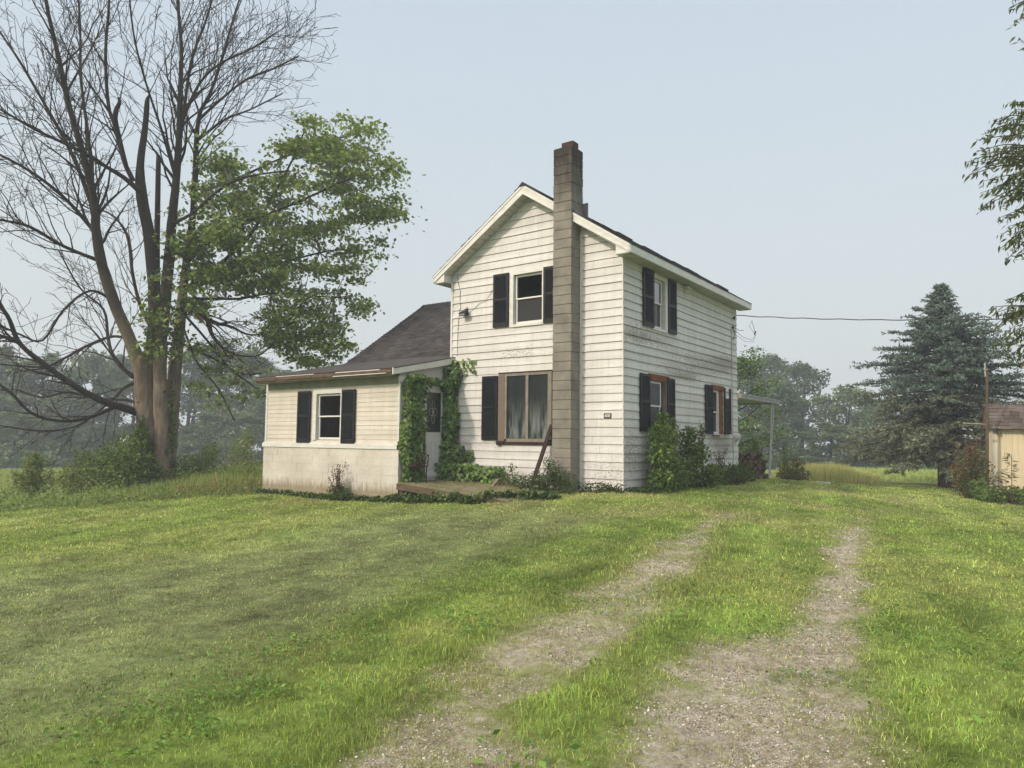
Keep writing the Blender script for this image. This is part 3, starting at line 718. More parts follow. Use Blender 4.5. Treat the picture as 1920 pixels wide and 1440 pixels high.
hp('block_base', bl, 'painted_block', warp=None)
tr_ = MB(); tr_.box((WL - .05, .0, .547), (-HW + .05, .062, .645), TA); tr_.box((WL - .03, 0, .645), (-HW + .03, .045, .672), TA); tr_.box((-1.772, .0, .547), (-1.05, .05, .645), right(-HW))
tr_.box((WL - .012, .0, .67), (WL + .06, .018, 2.2), TA); tr_.box((-HW - .03, .0, .67), (-HW + .012, .018, 2.24), TA); tr_.box((-1.722, .0, .67), (-1.69, .016, 2.24), right(-HW))
hp('water_table', tr_, 'white_trim', warp=None)
mb = MB(); mb.box((WL, .001, 2.02), (-HW, .014, 2.25), TA); simple('olive_eave_shade', (.20, .21, .145), .7, .2, .25, 4.); hp('eave_shade_strip', mb, 'olive_eave_shade', warp=None)  # dark olive strip under the eaves, their shade put into its colour
# rest of the wing (walls away from the camera)
mb = MB(); mb.quad((WL, -1.7, -.9), (WL, .95, -.9), (WL, .95, 2.86), (WL, -1.7, 2.3)); mb.add([(WL, .95, -.9), (WL, 7.45, -.9), (WL, 7.45, 2.9), (WL, 4.2, 5.1), (WL, .95, 2.86)], [(0, 1, 2, 3, 4)]); mb.quad((WL, 7.44, -.9), (-HW, 7.44, -.9), (-HW, 7.44, 2.9), (WL, 7.44, 2.9)); mb.quad((-HW, HL, -.9), (-HW, 7.44, -.9), (-HW, 7.44, 2.9), (-HW, HL, 3.3))
mb.w[0] = 0.; hp('wing_wall', mb, 'sunwarm_siding', warp=None)
mb = MB(); mb.box((WL + .05, -1.6, -.1), (-HW - .06, 7.3, .0)); mb.box((WL + .05, 1.3, 0), (-HW - .06, 1.4, 2.6)); hp('wing_floor', mb, 'interior', warp=None)
wr_ = MB()
A0, A1 = WL - .02, -HW + .15
wr_.hexa([(A0 + .06, -2.055, 2.33), (A1, -2.055, 2.33), (A1, -.0, slo(0) - .01), (A0, -.0, slo(0) - .01)], [(A0 + .06, -2.065, 2.352), (A1, -2.065, 2.352), (A1, -.0, slo(0) + .012), (A0, -.0, slo(0) + .012)])
wr_.hexa([(A0, 0, slo(0) - .01), (-HW - .002, 0, slo(0) - .01), (-HW - .002, .96, slo(.96) - .01), (A0, .96, slo(.96) - .01)], [(A0, 0, slo(0) + .012), (-HW - .002, 0, slo(0) + .012), (-HW - .002, .96, slo(.96) + .012), (A0, .96, slo(.96) + .012)])
lowr = hp('porch_roof', wr_, 'roll_roofing', warp=None)
ws = MB(); rows = 28; rnd = random.Random(12)
Vb, Zb, Vr, Zr = .90, 2.955, 4.2, 5.215
for side in (0, 1):
    for i in range(rows):
        t0, t1 = i / rows, (i + 1) / rows
        va, za, vc, zc = Vb + (Vr - Vb) * t0, Zb + (Zr - Zb) * t0, Vb + (Vr - Vb) * t1, Zb + (Zr - Zb) * t1
        if side: va, vc = 2 * Vr - va, 2 * Vr - vc
        s = A0; tabs = [A0]
        s = A0 + (.115 if i % 2 else .23)
        while s < -HW - .05: tabs.append(s); s += .23 * rnd.uniform(.8, 1.25)
        tabs.append(-HW - .002)
        for a, b in zip(tabs[:-1], tabs[1:]):
            h = .020 + rnd.choice((0, 0, .008)); dv = rnd.choice((0, 0, -.012)) * (1 - 2 * side)
            ws.hexa([(a, va + dv, za - .01), (b, va + dv, za - .01), (b, vc, zc - .01), (a, vc, zc - .01)], [(a, va + dv, za + h), (b, va + dv, za + h), (b, vc, zc + .003), (a, vc, zc + .003)])
for k in range(24):
    a = A0 + (-HW - A0) * k / 24; b = A0 + (-HW - A0) * (k + 1) / 24 + .02
    lift = .0 if a < -5.6 else .03
    ws.hexa([(a, Vr - .14, Zr - .09), (b, Vr - .14, Zr - .09), (b, Vr + .14, Zr - .09), (a, Vr + .14, Zr - .09)], [(a, Vr - .012, Zr + .035 + lift), (b, Vr - .012, Zr + .022 + lift), (b, Vr + .012, Zr + .022 + lift), (a, Vr + .012, Zr + .035 + lift)])
hp('wing_roof', ws, 'shingles', warp=None, label='steep brown shingle roof of the low wing')
# eaves: rotten front board, soffit, rake board
fb = MB(); rnd = random.Random(9)
s = A0 + .02
while s < A1 - .06:
    e = min(A1 - .03, s + rnd.uniform(.5, 1.3)); z0_ = 2.235 + rnd.uniform(-.008, .018); o = rnd.uniform(-.006, .006)
    fb.box((s, -2.085 + o, z0_), (e - .004, -2.06, 2.322 + rnd.uniform(-.012, .0))); s = e
fb.box((A0 + .02, -2.06, 2.2), (A1 - .03, -2.03, 2.325))
hp('fascia', fb, 'weathered_wood', lowr, warp=None, label='rotten brown eaves board')
fb = MB(); fb.box((A0 + .9, -2.09, 2.318), (A0 + 2.4, -2.066, 2.331)); fb.box((A0 + 3.2, -2.09, 2.312), (A0 + 4.7, -2.066, 2.328)); fb.box((A0 + 3.1, -2.088, 2.228), (A0 + 4.9, -2.062, 2.243)); hp('drip_edge', fb, 'white_trim', lowr, warp=None)
fb = MB(); fb.box((A0 + .05, -2.03, 2.19), (A1 - .16, -1.71, 2.2)); hp('soffit', fb, 'olive_eave_shade', lowr, warp=None)
fb = MB(); fb.prism([(A1 - .03, -2.08, 2.20), (A1 - .03, -2.08, 2.345), (A1 - .03, -.02, slo(-.02) - .005), (A1 - .03, -.02, slo(-.02) - .16)], (.026, 0, 0)); fb.prism([(-HW + .02, -1.78, 2.06), (-HW + .02, -1.78, 2.2), (-HW + .02, -1.42, 2.2), (-HW + .02, -1.42, 2.06)], (.04, 0, 0)); fb.box((-HW + .0, -2.06, 2.19), (A1 - .031, -.02, 2.2)) if False else None
hp('rake_board', fb, 'white_trim', lowr, warp=None)
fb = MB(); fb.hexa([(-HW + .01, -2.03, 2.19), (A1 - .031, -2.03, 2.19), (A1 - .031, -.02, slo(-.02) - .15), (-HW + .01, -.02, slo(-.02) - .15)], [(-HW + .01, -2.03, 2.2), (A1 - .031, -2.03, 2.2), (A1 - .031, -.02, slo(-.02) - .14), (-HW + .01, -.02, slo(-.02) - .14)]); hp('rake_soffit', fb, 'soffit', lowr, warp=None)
# the porch door
TD = right(-HW)
hp('door_frame', bx(TD, [(-1.06, -.98, -.05, .03, -.03, 2.09), (-.20, -.13, -.05, .03, -.03, 2.09), (-.98, -.20, -.05, .028, 1.98, 2.09), (-1.06, -.13, -.05, .05, -.09, -.03)]), 'white_trim', warp=None)
dr = hp('door', bx(TD, [(-.98, -.86, -.04, 0, -.03, 1.98), (-.32, -.2, -.04, 0, -.03, 1.98), (-.86, -.32, -.04, 0, 1.9, 1.98), (-.86, -.32, -.04, -.001, -.03, .93)]), 'white_trim', warp=None)
mb = MB()
for a, b in ((-.83, -.63), (-.55, -.35)):
    for q in ((a, a + .018, 0, .006, .12, .76), (b - .018, b, 0, .006, .12, .76), (a, b, 0, .0055, .12, .138), (a, b, 0, .0055, .742, .76), (a + .04, b - .04, 0, .004, .16, .72)): mb.box((q[0], q[2], q[4]), (q[1], q[3], q[5]), TD)
for q in ((-.88, -.845, 0, .012, .915, 1.92), (-.335, -.3, 0, .012, .915, 1.92), (-.88, -.3, 0, .0115, 1.885, 1.92), (-.88, -.3, 0, .0115, .915, .945)): mb.box((q[0], q[2], q[4]), (q[1], q[3], q[5]), TD)
hp('door_panel', mb, 'white_trim', dr, warp=None)
hp('pane', bx(TD, [(-.85, -.33, -.02, -.012, .94, 1.89)]), 'glass_dark', dr, warp=None)
mb = MB()
for dy, dz, r1, r2 in ((0, .17, .05, .1), (0, -.17, .05, .1), (-.07, 0, .06, .09), (.07, 0, .06, .09), (0, 0, .03, .05)):
    mb.tube([TD(-.59 + dy + r1 * math.cos(a), -.008, 1.42 + dz + r2 * math.sin(a)) for a in np.linspace(0, 2 * PI, 15)], .005, 4, False)
hp('leaded_ornament', mb, 'metal_grey', dr, warp=None)
mb = MB(); mb.tube([TD(-.27, 0, .88), TD(-.27, .05, .88), TD(-.27, .06, .88)], [.018, .03, .02], 8); hp('door_handle', mb, 'wire_dark', dr, warp=None); mb = MB(); mb.tube([TD(-.27, 0, 1.0), TD(-.27, .03, 1.0)], .024, 8); hp('deadbolt', mb, 'wire_dark', dr, warp=None)
# ------------------------------------------------------------------ plants: shared makers
leaf_mat('leaves'); leaf_mat('grass_blades', .3, .6); leaf_mat('ivy_leaves', .2, .42); leaf_mat('needles', .1, .6); leaf_mat('wood_leaves', .3, .6)
n = NT('stone_chip'); n.surf(n.attr('col', 'Color'), .9, .2); M['stone_chip'] = n.m
def bark(name, a, b, sc=5.):
    n = NT(name); P = n.mapping(n.pos(), (1, 1, .22))
    f = n.noise(P, sc * 2.2, 7, .7)
    c = n.mix(n.ramp(f, [(.32, 0.), (.68, 1.)]), a, b)
    c = n.mix(n.ramp(n.noise(n.pos(), .9, 3), [(.45, 0.), (.7, .5)]), c, tuple(x * .55 for x in a))
    n.surf(c, .95, .1, n.bump(f, .9, .03)); M[name] = n.m
bark('bark_brown', (.10, .075, .055), (.30, .235, .18)); bark('bark_dark', (.02, .017, .015), (.075, .063, .053)); bark('bark_grey', (.13, .12, .10), (.30, .28, .24))
n = NT('bark_limb'); P = n.mapping(n.pos(), (1, 1, .22)); f = n.noise(P, 11., 7, .7); zz = n.n('SeparateXYZ', Vector=n.pos()).outputs[2]
hi = n.ramp(n.math('ADD', n.math('MULTIPLY', n.math('SUBTRACT', zz, 2.), .16), n.math('MULTIPLY', n.math('SUBTRACT', n.noise(n.pos(), .8, 4), .5), .8)), [(.2, 0.), (.62, 1.)])   # bare old wood above, brown bark below
c = n.mix(hi, n.mix(f, (.10, .075, .055), (.30, .235, .18)), n.mix(f, (.02, .017, .015), (.075, .062, .052)))
n.surf(c, .95, .1, n.bump(f, .9, .03)); M['bark_limb'] = n.m
bark('stem_brown', (.06, .045, .03), (.15, .12, .08), 9)
RN = RNG
def unit(v): return v / np.maximum(1e-9, np.linalg.norm(v, axis=-1, keepdims=True))
def leaf_verts(C, size, asp=.75, up=.6, droop=.15, dirs=None, nrm=None):
    N = len(C); nr = unit(RN.normal(size=(N, 3)) + np.array([0, 0, up * 2.])) if nrm is None else unit(nrm + RN.normal(size=(N, 3)) * .35)
    d = RN.normal(size=(N, 3)) if dirs is None else dirs + RN.normal(size=(N, 3)) * .35
    d = unit(d - nr * (d * nr).sum(1, keepdims=True)); b = np.cross(nr, d)
    s = np.broadcast_to(np.asarray(size, float), (N,))[:, None]
    tip = C + d * s * .55 - np.array([0, 0, 1]) * s * droop; base = C - d * s * .45
    l = C + b * s * asp * .5 - d * s * .05; r = C - b * s * asp * .5 - d * s * .05
    return np.stack([base, l, tip, r], 1)
def cvar(N, cols, w=None, v=.22):
    cols = np.array(cols, float); i = RN.choice(len(cols), N, p=w)
    return np.clip(cols[i] * (1 + RN.normal(size=(N, 1)) * v) * (1 + RN.normal(size=(N, 3)) * .06), .004, .9)
def in_ellipsoids(blobs, total, shell=.35):
    """points in a set of ellipsoids (cx,cy,cz,rx,ry,rz), more near the skin"""
    B = np.array(blobs, float); vol = (B[:, 3] * B[:, 4] * B[:, 5]) ** .8; k = RN.choice(len(B), total, p=vol / vol.sum())
    d = unit(RN.normal(size=(total, 3))); r = RN.random((total, 1)) ** shell
    return B[k, :3] + d * r * B[k, 3:], d
def blade_verts(Pb, h, w, lean=.45, flat=False):
    N = len(Pb); a = RN.random(N) * 2 * PI; d = np.stack([np.cos(a), np.sin(a), 0 * a], 1)
    a2 = RN.random(N) * 2 * PI; s = np.stack([np.cos(a2), np.sin(a2), 0 * a], 1)
    L = (RN.random(N) * lean)[:, None]; h = np.broadcast_to(h, (N,))[:, None]; w = np.broadcast_to(w, (N,))[:, None]
    z = np.array([0, 0, 1.])
    mid = Pb + z * h * .55 + d * h * L * .45; tip = Pb + z * h * (1 - L * .35) + d * h * L * 1.25
    return np.stack([Pb - s * w * .5, Pb + s * w * .5, mid + s * w * .4, mid - s * w * .4, tip], 1)
BF = [(0, 1, 2, 3), (3, 2, 4)]

def grow(mb, p, d, L, r, lvl, maxl, tips, rise=.05, kids=1.0, wig=.16, sides=(6, 5, 4, 3, 3), rmin=.006):
    p = Vector(p); d = Vector(d).normalized(); ns = max(3, min(7, int(L / .35) + 2)); pts = [p.copy()]; rr = [r]; dirs = []
    for i in range(ns):
        d = (d + Vector((random.gauss(0, wig), random.gauss(0, wig), random.gauss(0, wig) + rise))).normalized()
        p = p + d * (L / ns); pts.append(p.copy()); rr.append(max(rmin, r * (1 - .78 * (i + 1) / ns))); dirs.append(d.copy())
    mb.tube(pts, rr, sides[min(lvl, 4)], False)
    if lvl >= maxl: tips.append((pts[-1], d)); return
    nk = max(2, int(L * kids * (1.6 if lvl == 0 else 2.6 if lvl == 1 else 4.2) + random.random()))
    for k in range(nk):
        t = .22 + .78 * (k + random.random()) / nk; i = min(ns - 1, int(t * ns)); q = pts[i].lerp(pts[i + 1], t * ns - i if t * ns - i < 1 else 1)
        ax_ = dirs[i].orthogonal().normalized(); ax_.rotate(Matrix.Rotation(random.random() * 2 * PI, 3, dirs[i]))
        an = random.uniform(.45, .95); cd = dirs[i] * math.cos(an) + ax_ * math.sin(an)
        grow(mb, q, cd, L * random.uniform(.32, .58) * (1.1 - .45 * t), max(rmin, rr[i] * random.uniform(.35, .6)), lvl + 1, maxl, tips, rise, kids, wig, sides, rmin)
    tips.append((pts[-1], d))
def crv(pts, k=5):
    P = [np.array(q, float) for q in pts]; P = [2 * P[0] - P[1]] + P + [2 * P[-1] - P[-2]]; out = []
    for i in range(1, len(P) - 2):
        for j in range(k):
            t = j / k; a, b, c, d = P[i - 1:i + 3]
            out.append(.5 * (2 * b + (c - a) * t + (2 * a - 5 * b + 4 * c - d) * t * t + (3 * b - a - 3 * c + d) * t ** 3))
    out.append(P[-2]); return out

# ------------------------------------------------------------------ the big maple: dead limbs on one side, living crown on the other
TB = spot(290, 895, 24.); TBz = g1(TB[0], TB[1])
tree = thing('maple_tree', 'big half dead maple with bare dark limbs and one leafy side, beside the house', 'tree', (TB[0], TB[1], TBz))
PXM = 24 / FOC * .57
def limb(mb, path, doff=(0, 0), k=7, jit=.0, lump=.06):
    n_ = len(path); pts = []; rad = []
    for i, (x, y, w) in enumerate(path):
        t = i / max(1, n_ - 1); d = 24 + doff[0] + (doff[1] - doff[0]) * t + random.uniform(-jit, jit)
        pts.append(spot(x, y, d)); rad.append(w * PXM * .5)
    c = crv(pts, 4); r = np.interp(np.linspace(0, 1, len(c)), np.linspace(0, 1, n_), rad)
    mb.tube(c, list(r), k, True, lump); return c, r
tk = MB(); bb = MB(); dl_ = MB(); lv = MB(); tips = []
DEAD = []
tk_paths = [
 ([(292, 985, 84), (290, 920, 74), (286, 870, 64), (278, 800, 60), (272, 740, 56), (268, 690, 50), (262, 660, 36)], (0, -.1)),
 ([(302, 930, 56), (303, 880, 54), (304, 820, 44), (302, 760, 40), (300, 690, 36), (302, 640, 34)], (-.35, -.35)),
 ([(308, 930, 60), (315, 860, 46), (322, 780, 40), (328, 700, 36), (336, 620, 32)], (.1, .25))]
for pth, dd in tk_paths: limb(tk, [(x_, y_, w_ * 1.02) for x_, y_, w_ in pth], dd, 14, lump=.07)
for pth, dd, dead in [
 ([(268, 705, 44), (245, 640, 36), (215, 570, 32), (192, 500, 29), (180, 430, 24), (178, 385, 21), (160, 305, 17), (130, 200, 14), (108, 100, 11), (86, 0, 8), (72, -130, 5)], (0, -1.2), 1),
 ([(284, 690, 40), (290, 570, 36), (281, 450, 34), (266, 370, 31), (263, 310, 22), (272, 240, 17), (276, 192, 13), (279, 178, 3)], (-.1, -.4), 0),
 ([(300, 650, 36), (316, 500, 31), (322, 420, 27), (330, 340, 22), (336, 250, 18), (338, 180, 15), (340, 90, 10), (334, 0, 8), (338, -140, 5)], (-.3, .4), 1),
 ([(336, 625, 32), (346, 520, 26), (360, 420, 20), (366, 330, 17), (368, 270, 15), (374, 215, 11), (394, 175, 9), (416, 110, 7), (442, 20, 5), (470, -60, 4)], (.25, 1.0), 1),
 ([(298, 640, 22), (294, 500, 18), (297, 310, 14), (297, 300, 11), (300, 291, 2)], (.5, .6), 0),
 ([(263, 360, 16), (235, 335, 13), (205, 316, 11), (140, 278, 9), (70, 245, 7), (0, 205, 5), (-70, 170, 4)], (-.4, -2.2), 1),
 ([(250, 340, 14), (232, 300, 12), (215, 235, 10), (203, 195, 9), (198, 100, 8), (205, 0, 6), (206, -120, 4)], (-.3, .8), 1),
 ([(240, 322, 11), (222, 250, 12), (216, 215, 13), (224, 192, 10), (222, 182, 5)], (-.3, -.9), 0),
 ([(335, 285, 12), (346, 200, 10), (360, 110, 8), (392, 20, 6), (410, -80, 4)], (.1, 1.6), 1),
 ([(336, 240, 11), (372, 160, 8), (412, 120, 6), (470, 92, 5), (520, 60, 4)], (0, -1.2), 1),
 ([(372, 225, 9), (410, 190, 7), (460, 150, 6), (510, 130, 5), (560, 105, 4)], (.9, .1), 1),
 ([(372, 262, 9), (420, 225, 7), (470, 205, 5), (530, 175, 4)], (.9, 1.8), 1),
 ([(330, 335, 11), (305, 250, 8), (272, 150, 6), (250, 60, 5), (238, -60, 4)], (0, -1.0), 1),
 ([(178, 400, 13), (140, 300, 10), (95, 215, 8), (40, 120, 6), (0, 60, 5), (-50, -20, 4)], (-.4, 1.0), 1),
 ([(182, 440, 12), (130, 380, 9), (70, 330, 7), (0, 290, 5), (-60, 270, 4)], (-.3, -1.8), 1),
 ([(188, 490, 11), (120, 462, 9), (55, 425, 8), (0, 412, 6), (-60, 400, 4)], (-.2, -2.2), 1),
 ([(176, 370, 11), (166, 260, 9), (152, 150, 7), (150, 40, 6), (140, -80, 4)], (-.4, 1.4), 1),
 ([(262, 775, 25), (232, 765, 22), (200, 755, 20), (150, 730, 17), (92, 690, 14), (38, 645, 12), (18, 600, 10), (0, 570, 9), (-40, 500, 7)], (0, -2.0), 2),
 ([(38, 645, 9), (10, 632, 8), (-40, 622, 6)], (-1.7, -2.4), 2),
 ([(218, 762, 13), (160, 785, 10), (110, 789, 9), (60, 775, 8), (22, 738, 7), (0, 722, 6), (-40, 700, 5)], (-.3, -1.2), 2),
 ([(262, 758, 10), (235, 750, 8), (180, 748, 7), (130, 735, 6), (80, 745, 5), (30, 730, 4)], (.2, 1.4), 2),
 ([(252, 718, 11), (232, 728, 9), (215, 745, 7), (180, 775, 6), (140, 800, 5), (80, 808, 5), (0, 798, 4), (-50, 790, 3)], (.1, -.8), 2),
 ([(232, 632, 9), (205, 632, 8), (160, 650, 8), (120, 672, 7), (80, 688, 6), (0, 683, 5), (-50, 680, 4)], (0, 1.2), 2),
 ([(252, 708, 14), (230, 690, 12), (210, 662, 10), (202, 630, 9), (194, 580, 7), (150, 540, 5), (110, 470, 4)], (.4, 1.6), 1),
 ([(215, 566, 8), (170, 545, 7), (120, 580, 6), (80, 638, 6), (40, 628, 5), (0, 610, 4)], (0, -1.4), 2),
 ([(282, 612, 12), (262, 570, 10), (248, 510, 9), (238, 440, 8), (205, 400, 6), (165, 390, 5), (120, 360, 4)], (.3, 2.0), 1),
 ([(334, 580, 10), (372, 588, 10), (400, 605, 12), (432, 612, 8), (470, 628, 6), (520, 618, 5), (560, 600, 4)], (.2, -.8), 2),
 ([(344, 560, 14), (386, 596, 14), (400, 630, 8), (430, 660, 6), (480, 668, 5), (512, 645, 4)], (.2, -1.2), 2),
 ([(336, 640, 9), (360, 655, 7), (400, 672, 6), (450, 700, 5), (492, 700, 4)], (.2, .8), 2),
 ([(325, 470, 11), (350, 490, 8), (366, 560, 7), (352, 590, 6), (338, 575, 5)], (-.4, -1.0), 0),
 ([(322, 420, 10), (360, 400, 8), (420, 350, 7), (470, 330, 6), (540, 320, 4)], (-.3, -1.6), 3),
 ([(350, 540, 16), (385, 520, 14), (430, 480, 12), (470, 440, 10), (510, 370, 8), (548, 300, 6), (575, 235, 4)], (.3, .4), 3),
 ([(355, 470, 14), (400, 450, 11), (450, 420, 9), (520, 395, 7), (600, 360, 6), (690, 320, 4)], (.4, -1.2), 3),
 ([(364, 372, 11), (400, 352, 9), (455, 330, 8), (520, 300, 6), (600, 270, 5), (670, 250, 3)], (.6, 1.2), 3),
 ([(352, 545, 13), (410, 520, 10), (470, 510, 9), (540, 490, 7), (620, 470, 6), (700, 470, 4)], (.3, 1.4), 3),
 ([(350, 560, 10), (400, 560, 8), (450, 560, 7), (510, 550, 6), (590, 555, 5), (660, 560, 3)], (.2, -.6), 3),
 ([(346, 590, 9), (390, 640, 7), (430, 690, 6), (470, 720, 5), (500, 745, 3)], (.3, .9), 3),
 ([(342, 610, 8), (370, 680, 6), (410, 730, 5), (440, 790, 4)], (.3, .2), 3)]:
    main = dead in (0, 1) and pth[0][2] > 15
    c, r = limb((tk if pth[0][1] > 600 and dead == 0 and False else dl_) if main else bb, pth, dd, 8 if main else 6, jit=.12)
    if dead == 0: continue
    if dead == 3: tips += [(Vector(q), Vector((0, 0, 1))) for q in c[6::3]]; continue
    n_ = len(c); cnt = (28 if main else 19) if dead == 1 else 15
    for kk in range(cnt):
        t = (.34 if main else .15) + (.66 if main else .85) * (kk + random.random()) / cnt; i = min(n_ - 2, int(t * (n_ - 1)))
        tg = Vector(c[i + 1] - c[i]).normalized(); o_ = tg.orthogonal().normalized(); o_.rotate(Matrix.Rotation(random.random() * 2 * PI, 3, tg))
        an = random.uniform(.35, .85); cd = tg * math.cos(an) + o_ * math.sin(an) + Vector((0, 0, .15 if dead == 1 else -.02))
        L = random.uniform(1.2, 3.1) * (1.15 - .5 * t) * (1 if dead == 1 else .6)
        grow(bb, c[i], cd, L, max(.009, r[i] * random.uniform(.3, .5)), 1, 3, [], .035 if dead == 1 else .0, .72, .12, rmin=.006)
tk.build('trunk', M['bark_brown'], tree, True); dl_.build('limb', M['bark_limb'], tree, True); ob = bb.build('bare_branch', M['bark_dark'], tree, True); ob['label'] = 'dark leafless dead branches'
# splintered break
mb = MB()
for k in range(9):
    a = spot(352 + random.uniform(-4, 4), 572 + random.uniform(-4, 4), 24.1); b = spot(388 + random.uniform(-16, 16), 600 + random.uniform(-14, 22), 23.8); mb.tube([a, (a + b) / 2 + RN.normal(size=3) * .05, b], [.03, .03, .004], 4)
simple('raw_wood', (.36, .22, .12), .9, .1, .4, 6.); mb.build('splintered_wood', M['raw_wood'], tree)
# crown: layered sprays of leaves hung through the living side
poly = [(575, 212), (640, 205), (705, 226), (712, 275), (772, 325), (745, 352), (752, 400), (716, 425), (722, 480), (690, 505), (672, 545), (705, 590), (690, 615), (640, 605), (660, 650), (620, 690), (575, 692), (545, 660), (500, 640), (480, 560), (455, 610), (430, 560), (395, 560), (370, 600), (340, 560), (352, 500), (330, 470), (350, 410), (385, 330), (400, 250), (440, 268), (470, 330), (520, 290), (530, 240)]
SP = []; pp = np.array(poly, float)
while len(SP) < 470:
    x, y = random.uniform(325, 775), random.uniform(200, 700)
    dd = float(sdpoly(np.array([x]), np.array([y]), poly)[0])
    if dd < 3 or (random.random() > .12 + .8 * float(sst(.40, .6, fbm(np.array([x / 44.]), np.array([y / 26.]), 1., 2))[0])): continue
    if x < 500 and random.random() < .18: continue
    SP.append((x, y, 24 + random.uniform(-1, 1) * (1.0 + .9 * min(1, dd / 80))))
for q in [(405, 650, 24.2), (430, 668, 24.4), (455, 640, 24), (470, 690, 24.6), (440, 715, 24.2), (415, 705, 24.5), (480, 735, 24.3), (450, 745, 24.1), (505, 715, 24.8), (395, 735, 24.6), (425, 690, 24), (390, 690, 24.4), (370, 720, 24.3), (410, 755, 24.2), (380, 655, 24.2), (350, 640, 23.9), (290, 560, 23.6), (280, 600, 23.6), (290, 640, 23.5), (310, 600, 23.4), (330, 620, 23.6), (345, 500, 23.5), (320, 450, 23.5), (300, 520, 23.4), (335, 400, 24.4), (360, 350, 24.6), (380, 300, 24.8), (295, 585, 23.4), (305, 660, 23.4), (335, 665, 23.6), (285, 655, 23.5), (355, 440, 23.6), (365, 480, 23.7)]: SP.append(q)
tw = MB(); Cs = []; tipsA = np.array([tuple(t[0]) for t in tips])
for x, y, d in SP:
    c = spot(x, y, d); j = np.argmin(((tipsA - c) ** 2).sum(1)); q = tipsA[j]
    if np.linalg.norm(q - c) < 1.25: tw.tube([q, q * .5 + c * .5 + np.array([0, 0, .12]), c], [.016, .012, .006], 4, False)
    m = random.randint(38, 80); ra = random.uniform(.24, .46)
    e = RN.normal(size=(m, 3)) * np.array([ra, ra, ra * .34]) * .72
    e[:, 2] -= (e[:, 0] ** 2 + e[:, 1] ** 2) * .35
    Cs.append(c + e)
    for _ in range(3):
        b = c + e[random.randrange(m)]; tw.tube([c, b], [.007, .004], 3, False)
Cs = np.concatenate(Cs); sz = RN.uniform(.08, .155, len(Cs))
tw.build('living_twigs', M['bark_grey'], tree, True)
npmesh('crown', leaf_verts(Cs, sz, .95, .55, .2), 4, cvar(len(Cs), [(.18, .255, .065), (.245, .32, .10), (.125, .19, .05), (.33, .375, .16)], [.4, .3, .2, .1]), M['leaves'], tree)
# ivy on the stems
Pi = []
for (x, y, w, hgt, m) in [(300, 590, 30, 70, 260), (325, 620, 25, 60, 200), (284, 640, 14, 40, 110), (262, 815, 12, 40, 160), (318, 850, 10, 70, 200), (275, 850, 16, 40, 220), (322, 780, 7, 60, 110)]:
    for _ in range(m): Pi.append(spot(x + random.gauss(0, w * .55), y + random.gauss(0, hgt * .5), 23.55 + random.uniform(-.15, .2)))
Pi = np.array(Pi); npmesh('ivy', leaf_verts(Pi, RN.uniform(.07, .13, len(Pi)), .85, .1, .3), 4, cvar(len(Pi), [(.06, .10, .02), (.09, .14, .03)]), M['ivy_leaves'], tree)

# ------------------------------------------------------------------ far woods
def wood_tree(seed, H, Wd, loose, col, name='shade_tree', leaf=.34, nleaf=7600, open_low=.06):
    global RN
    random.seed(seed); RN = np.random.default_rng(seed)
    root = thing(name, 'x', 'tree', (0, 0, 0)); root['_o'] = (0, 0, 0)
    mb = MB(); blobs = []; tk_ = []
    ns = random.choice((1, 1, 2))
    for s in range(ns):
        bx0 = random.uniform(-.5, .5) * (ns - 1); pts = []; p = Vector((bx0, random.uniform(-.3, .3), -.5))
        lean = Vector((random.uniform(-.06, .06) + .1 * bx0, random.uniform(-.06, .06), 1))
        for i in range(9): pts.append(p.copy()); p = p + lean * H * .96 / 8 + Vector((random.gauss(0, .13), random.gauss(0, .13), 0))
        mb.tube(pts, [H * .021 * (1 - .9 * i / 8.) + .02 for i in range(9)], 7)
        tk_.append(pts)
        nb = 22
        for k in range(nb):
            t = open_low + (1 - open_low) * (k + random.random()) / nb; f = t * 8; i = min(7, int(f)); q = pts[i].lerp(pts[i + 1], f - i)
            prof = (math.sin(PI * min(1, (t - open_low * .5) / (1.02 - open_low * .5)) ** .75) ** .7)
            L = Wd * .5 * prof * random.uniform(.65, 1.15) + .3
            a = random.random() * 2 * PI; d = Vector((math.cos(a), math.sin(a), random.uniform(.15, .75)))
            e = q + d.normalized() * L
            mid = q.lerp(e, .5) + Vector((0, 0, random.uniform(-.2, .3))); mb.tube([q, mid, e], [.06, .04, .015], 4, False)
            for m in (.45, .72, 1.):
                c = q.lerp(e, m) + Vector((random.gauss(0, .3), random.gauss(0, .3), random.gauss(0, .25))); r = random.uniform(.45, .95) * (1.1 - .3 * m) * Wd / 7.
                if random.random() < loose: continue
                blobs.append((c.x, c.y, c.z, r * 1.2, r * 1.2, r * .75))
        for _ in range(5):
            c = pts[-1] + Vector((random.gauss(0, .4), random.gauss(0, .4), random.uniform(-.7, .25))); blobs.append((c.x, c.y, c.z, .5, .5, .55))
    C, d = in_ellipsoids(blobs, nleaf, .5)
    C += RN.normal(size=C.shape) * .12
    mb.build('trunk', M['bark_dark'], root, True)
    npmesh('crown', leaf_verts(C, RN.uniform(.6, 1.25, nleaf) * leaf, .8, .45, .15), 4, cvar(nleaf, col, None, .3), M['wood_leaves'], root)
    return root
DK = [(0.051, 0.091, 0.042), (0.073, 0.118, 0.050), (0.096, 0.140, 0.075)]; LT = [(0.102, 0.152, 0.059), (0.135, 0.180, 0.083), (0.084, 0.124, 0.050)]; BL = [(0.068, 0.107, 0.075), (0.096, 0.135, 0.093)]  # leaf colours paled and blued, extra distance haze mixed into them
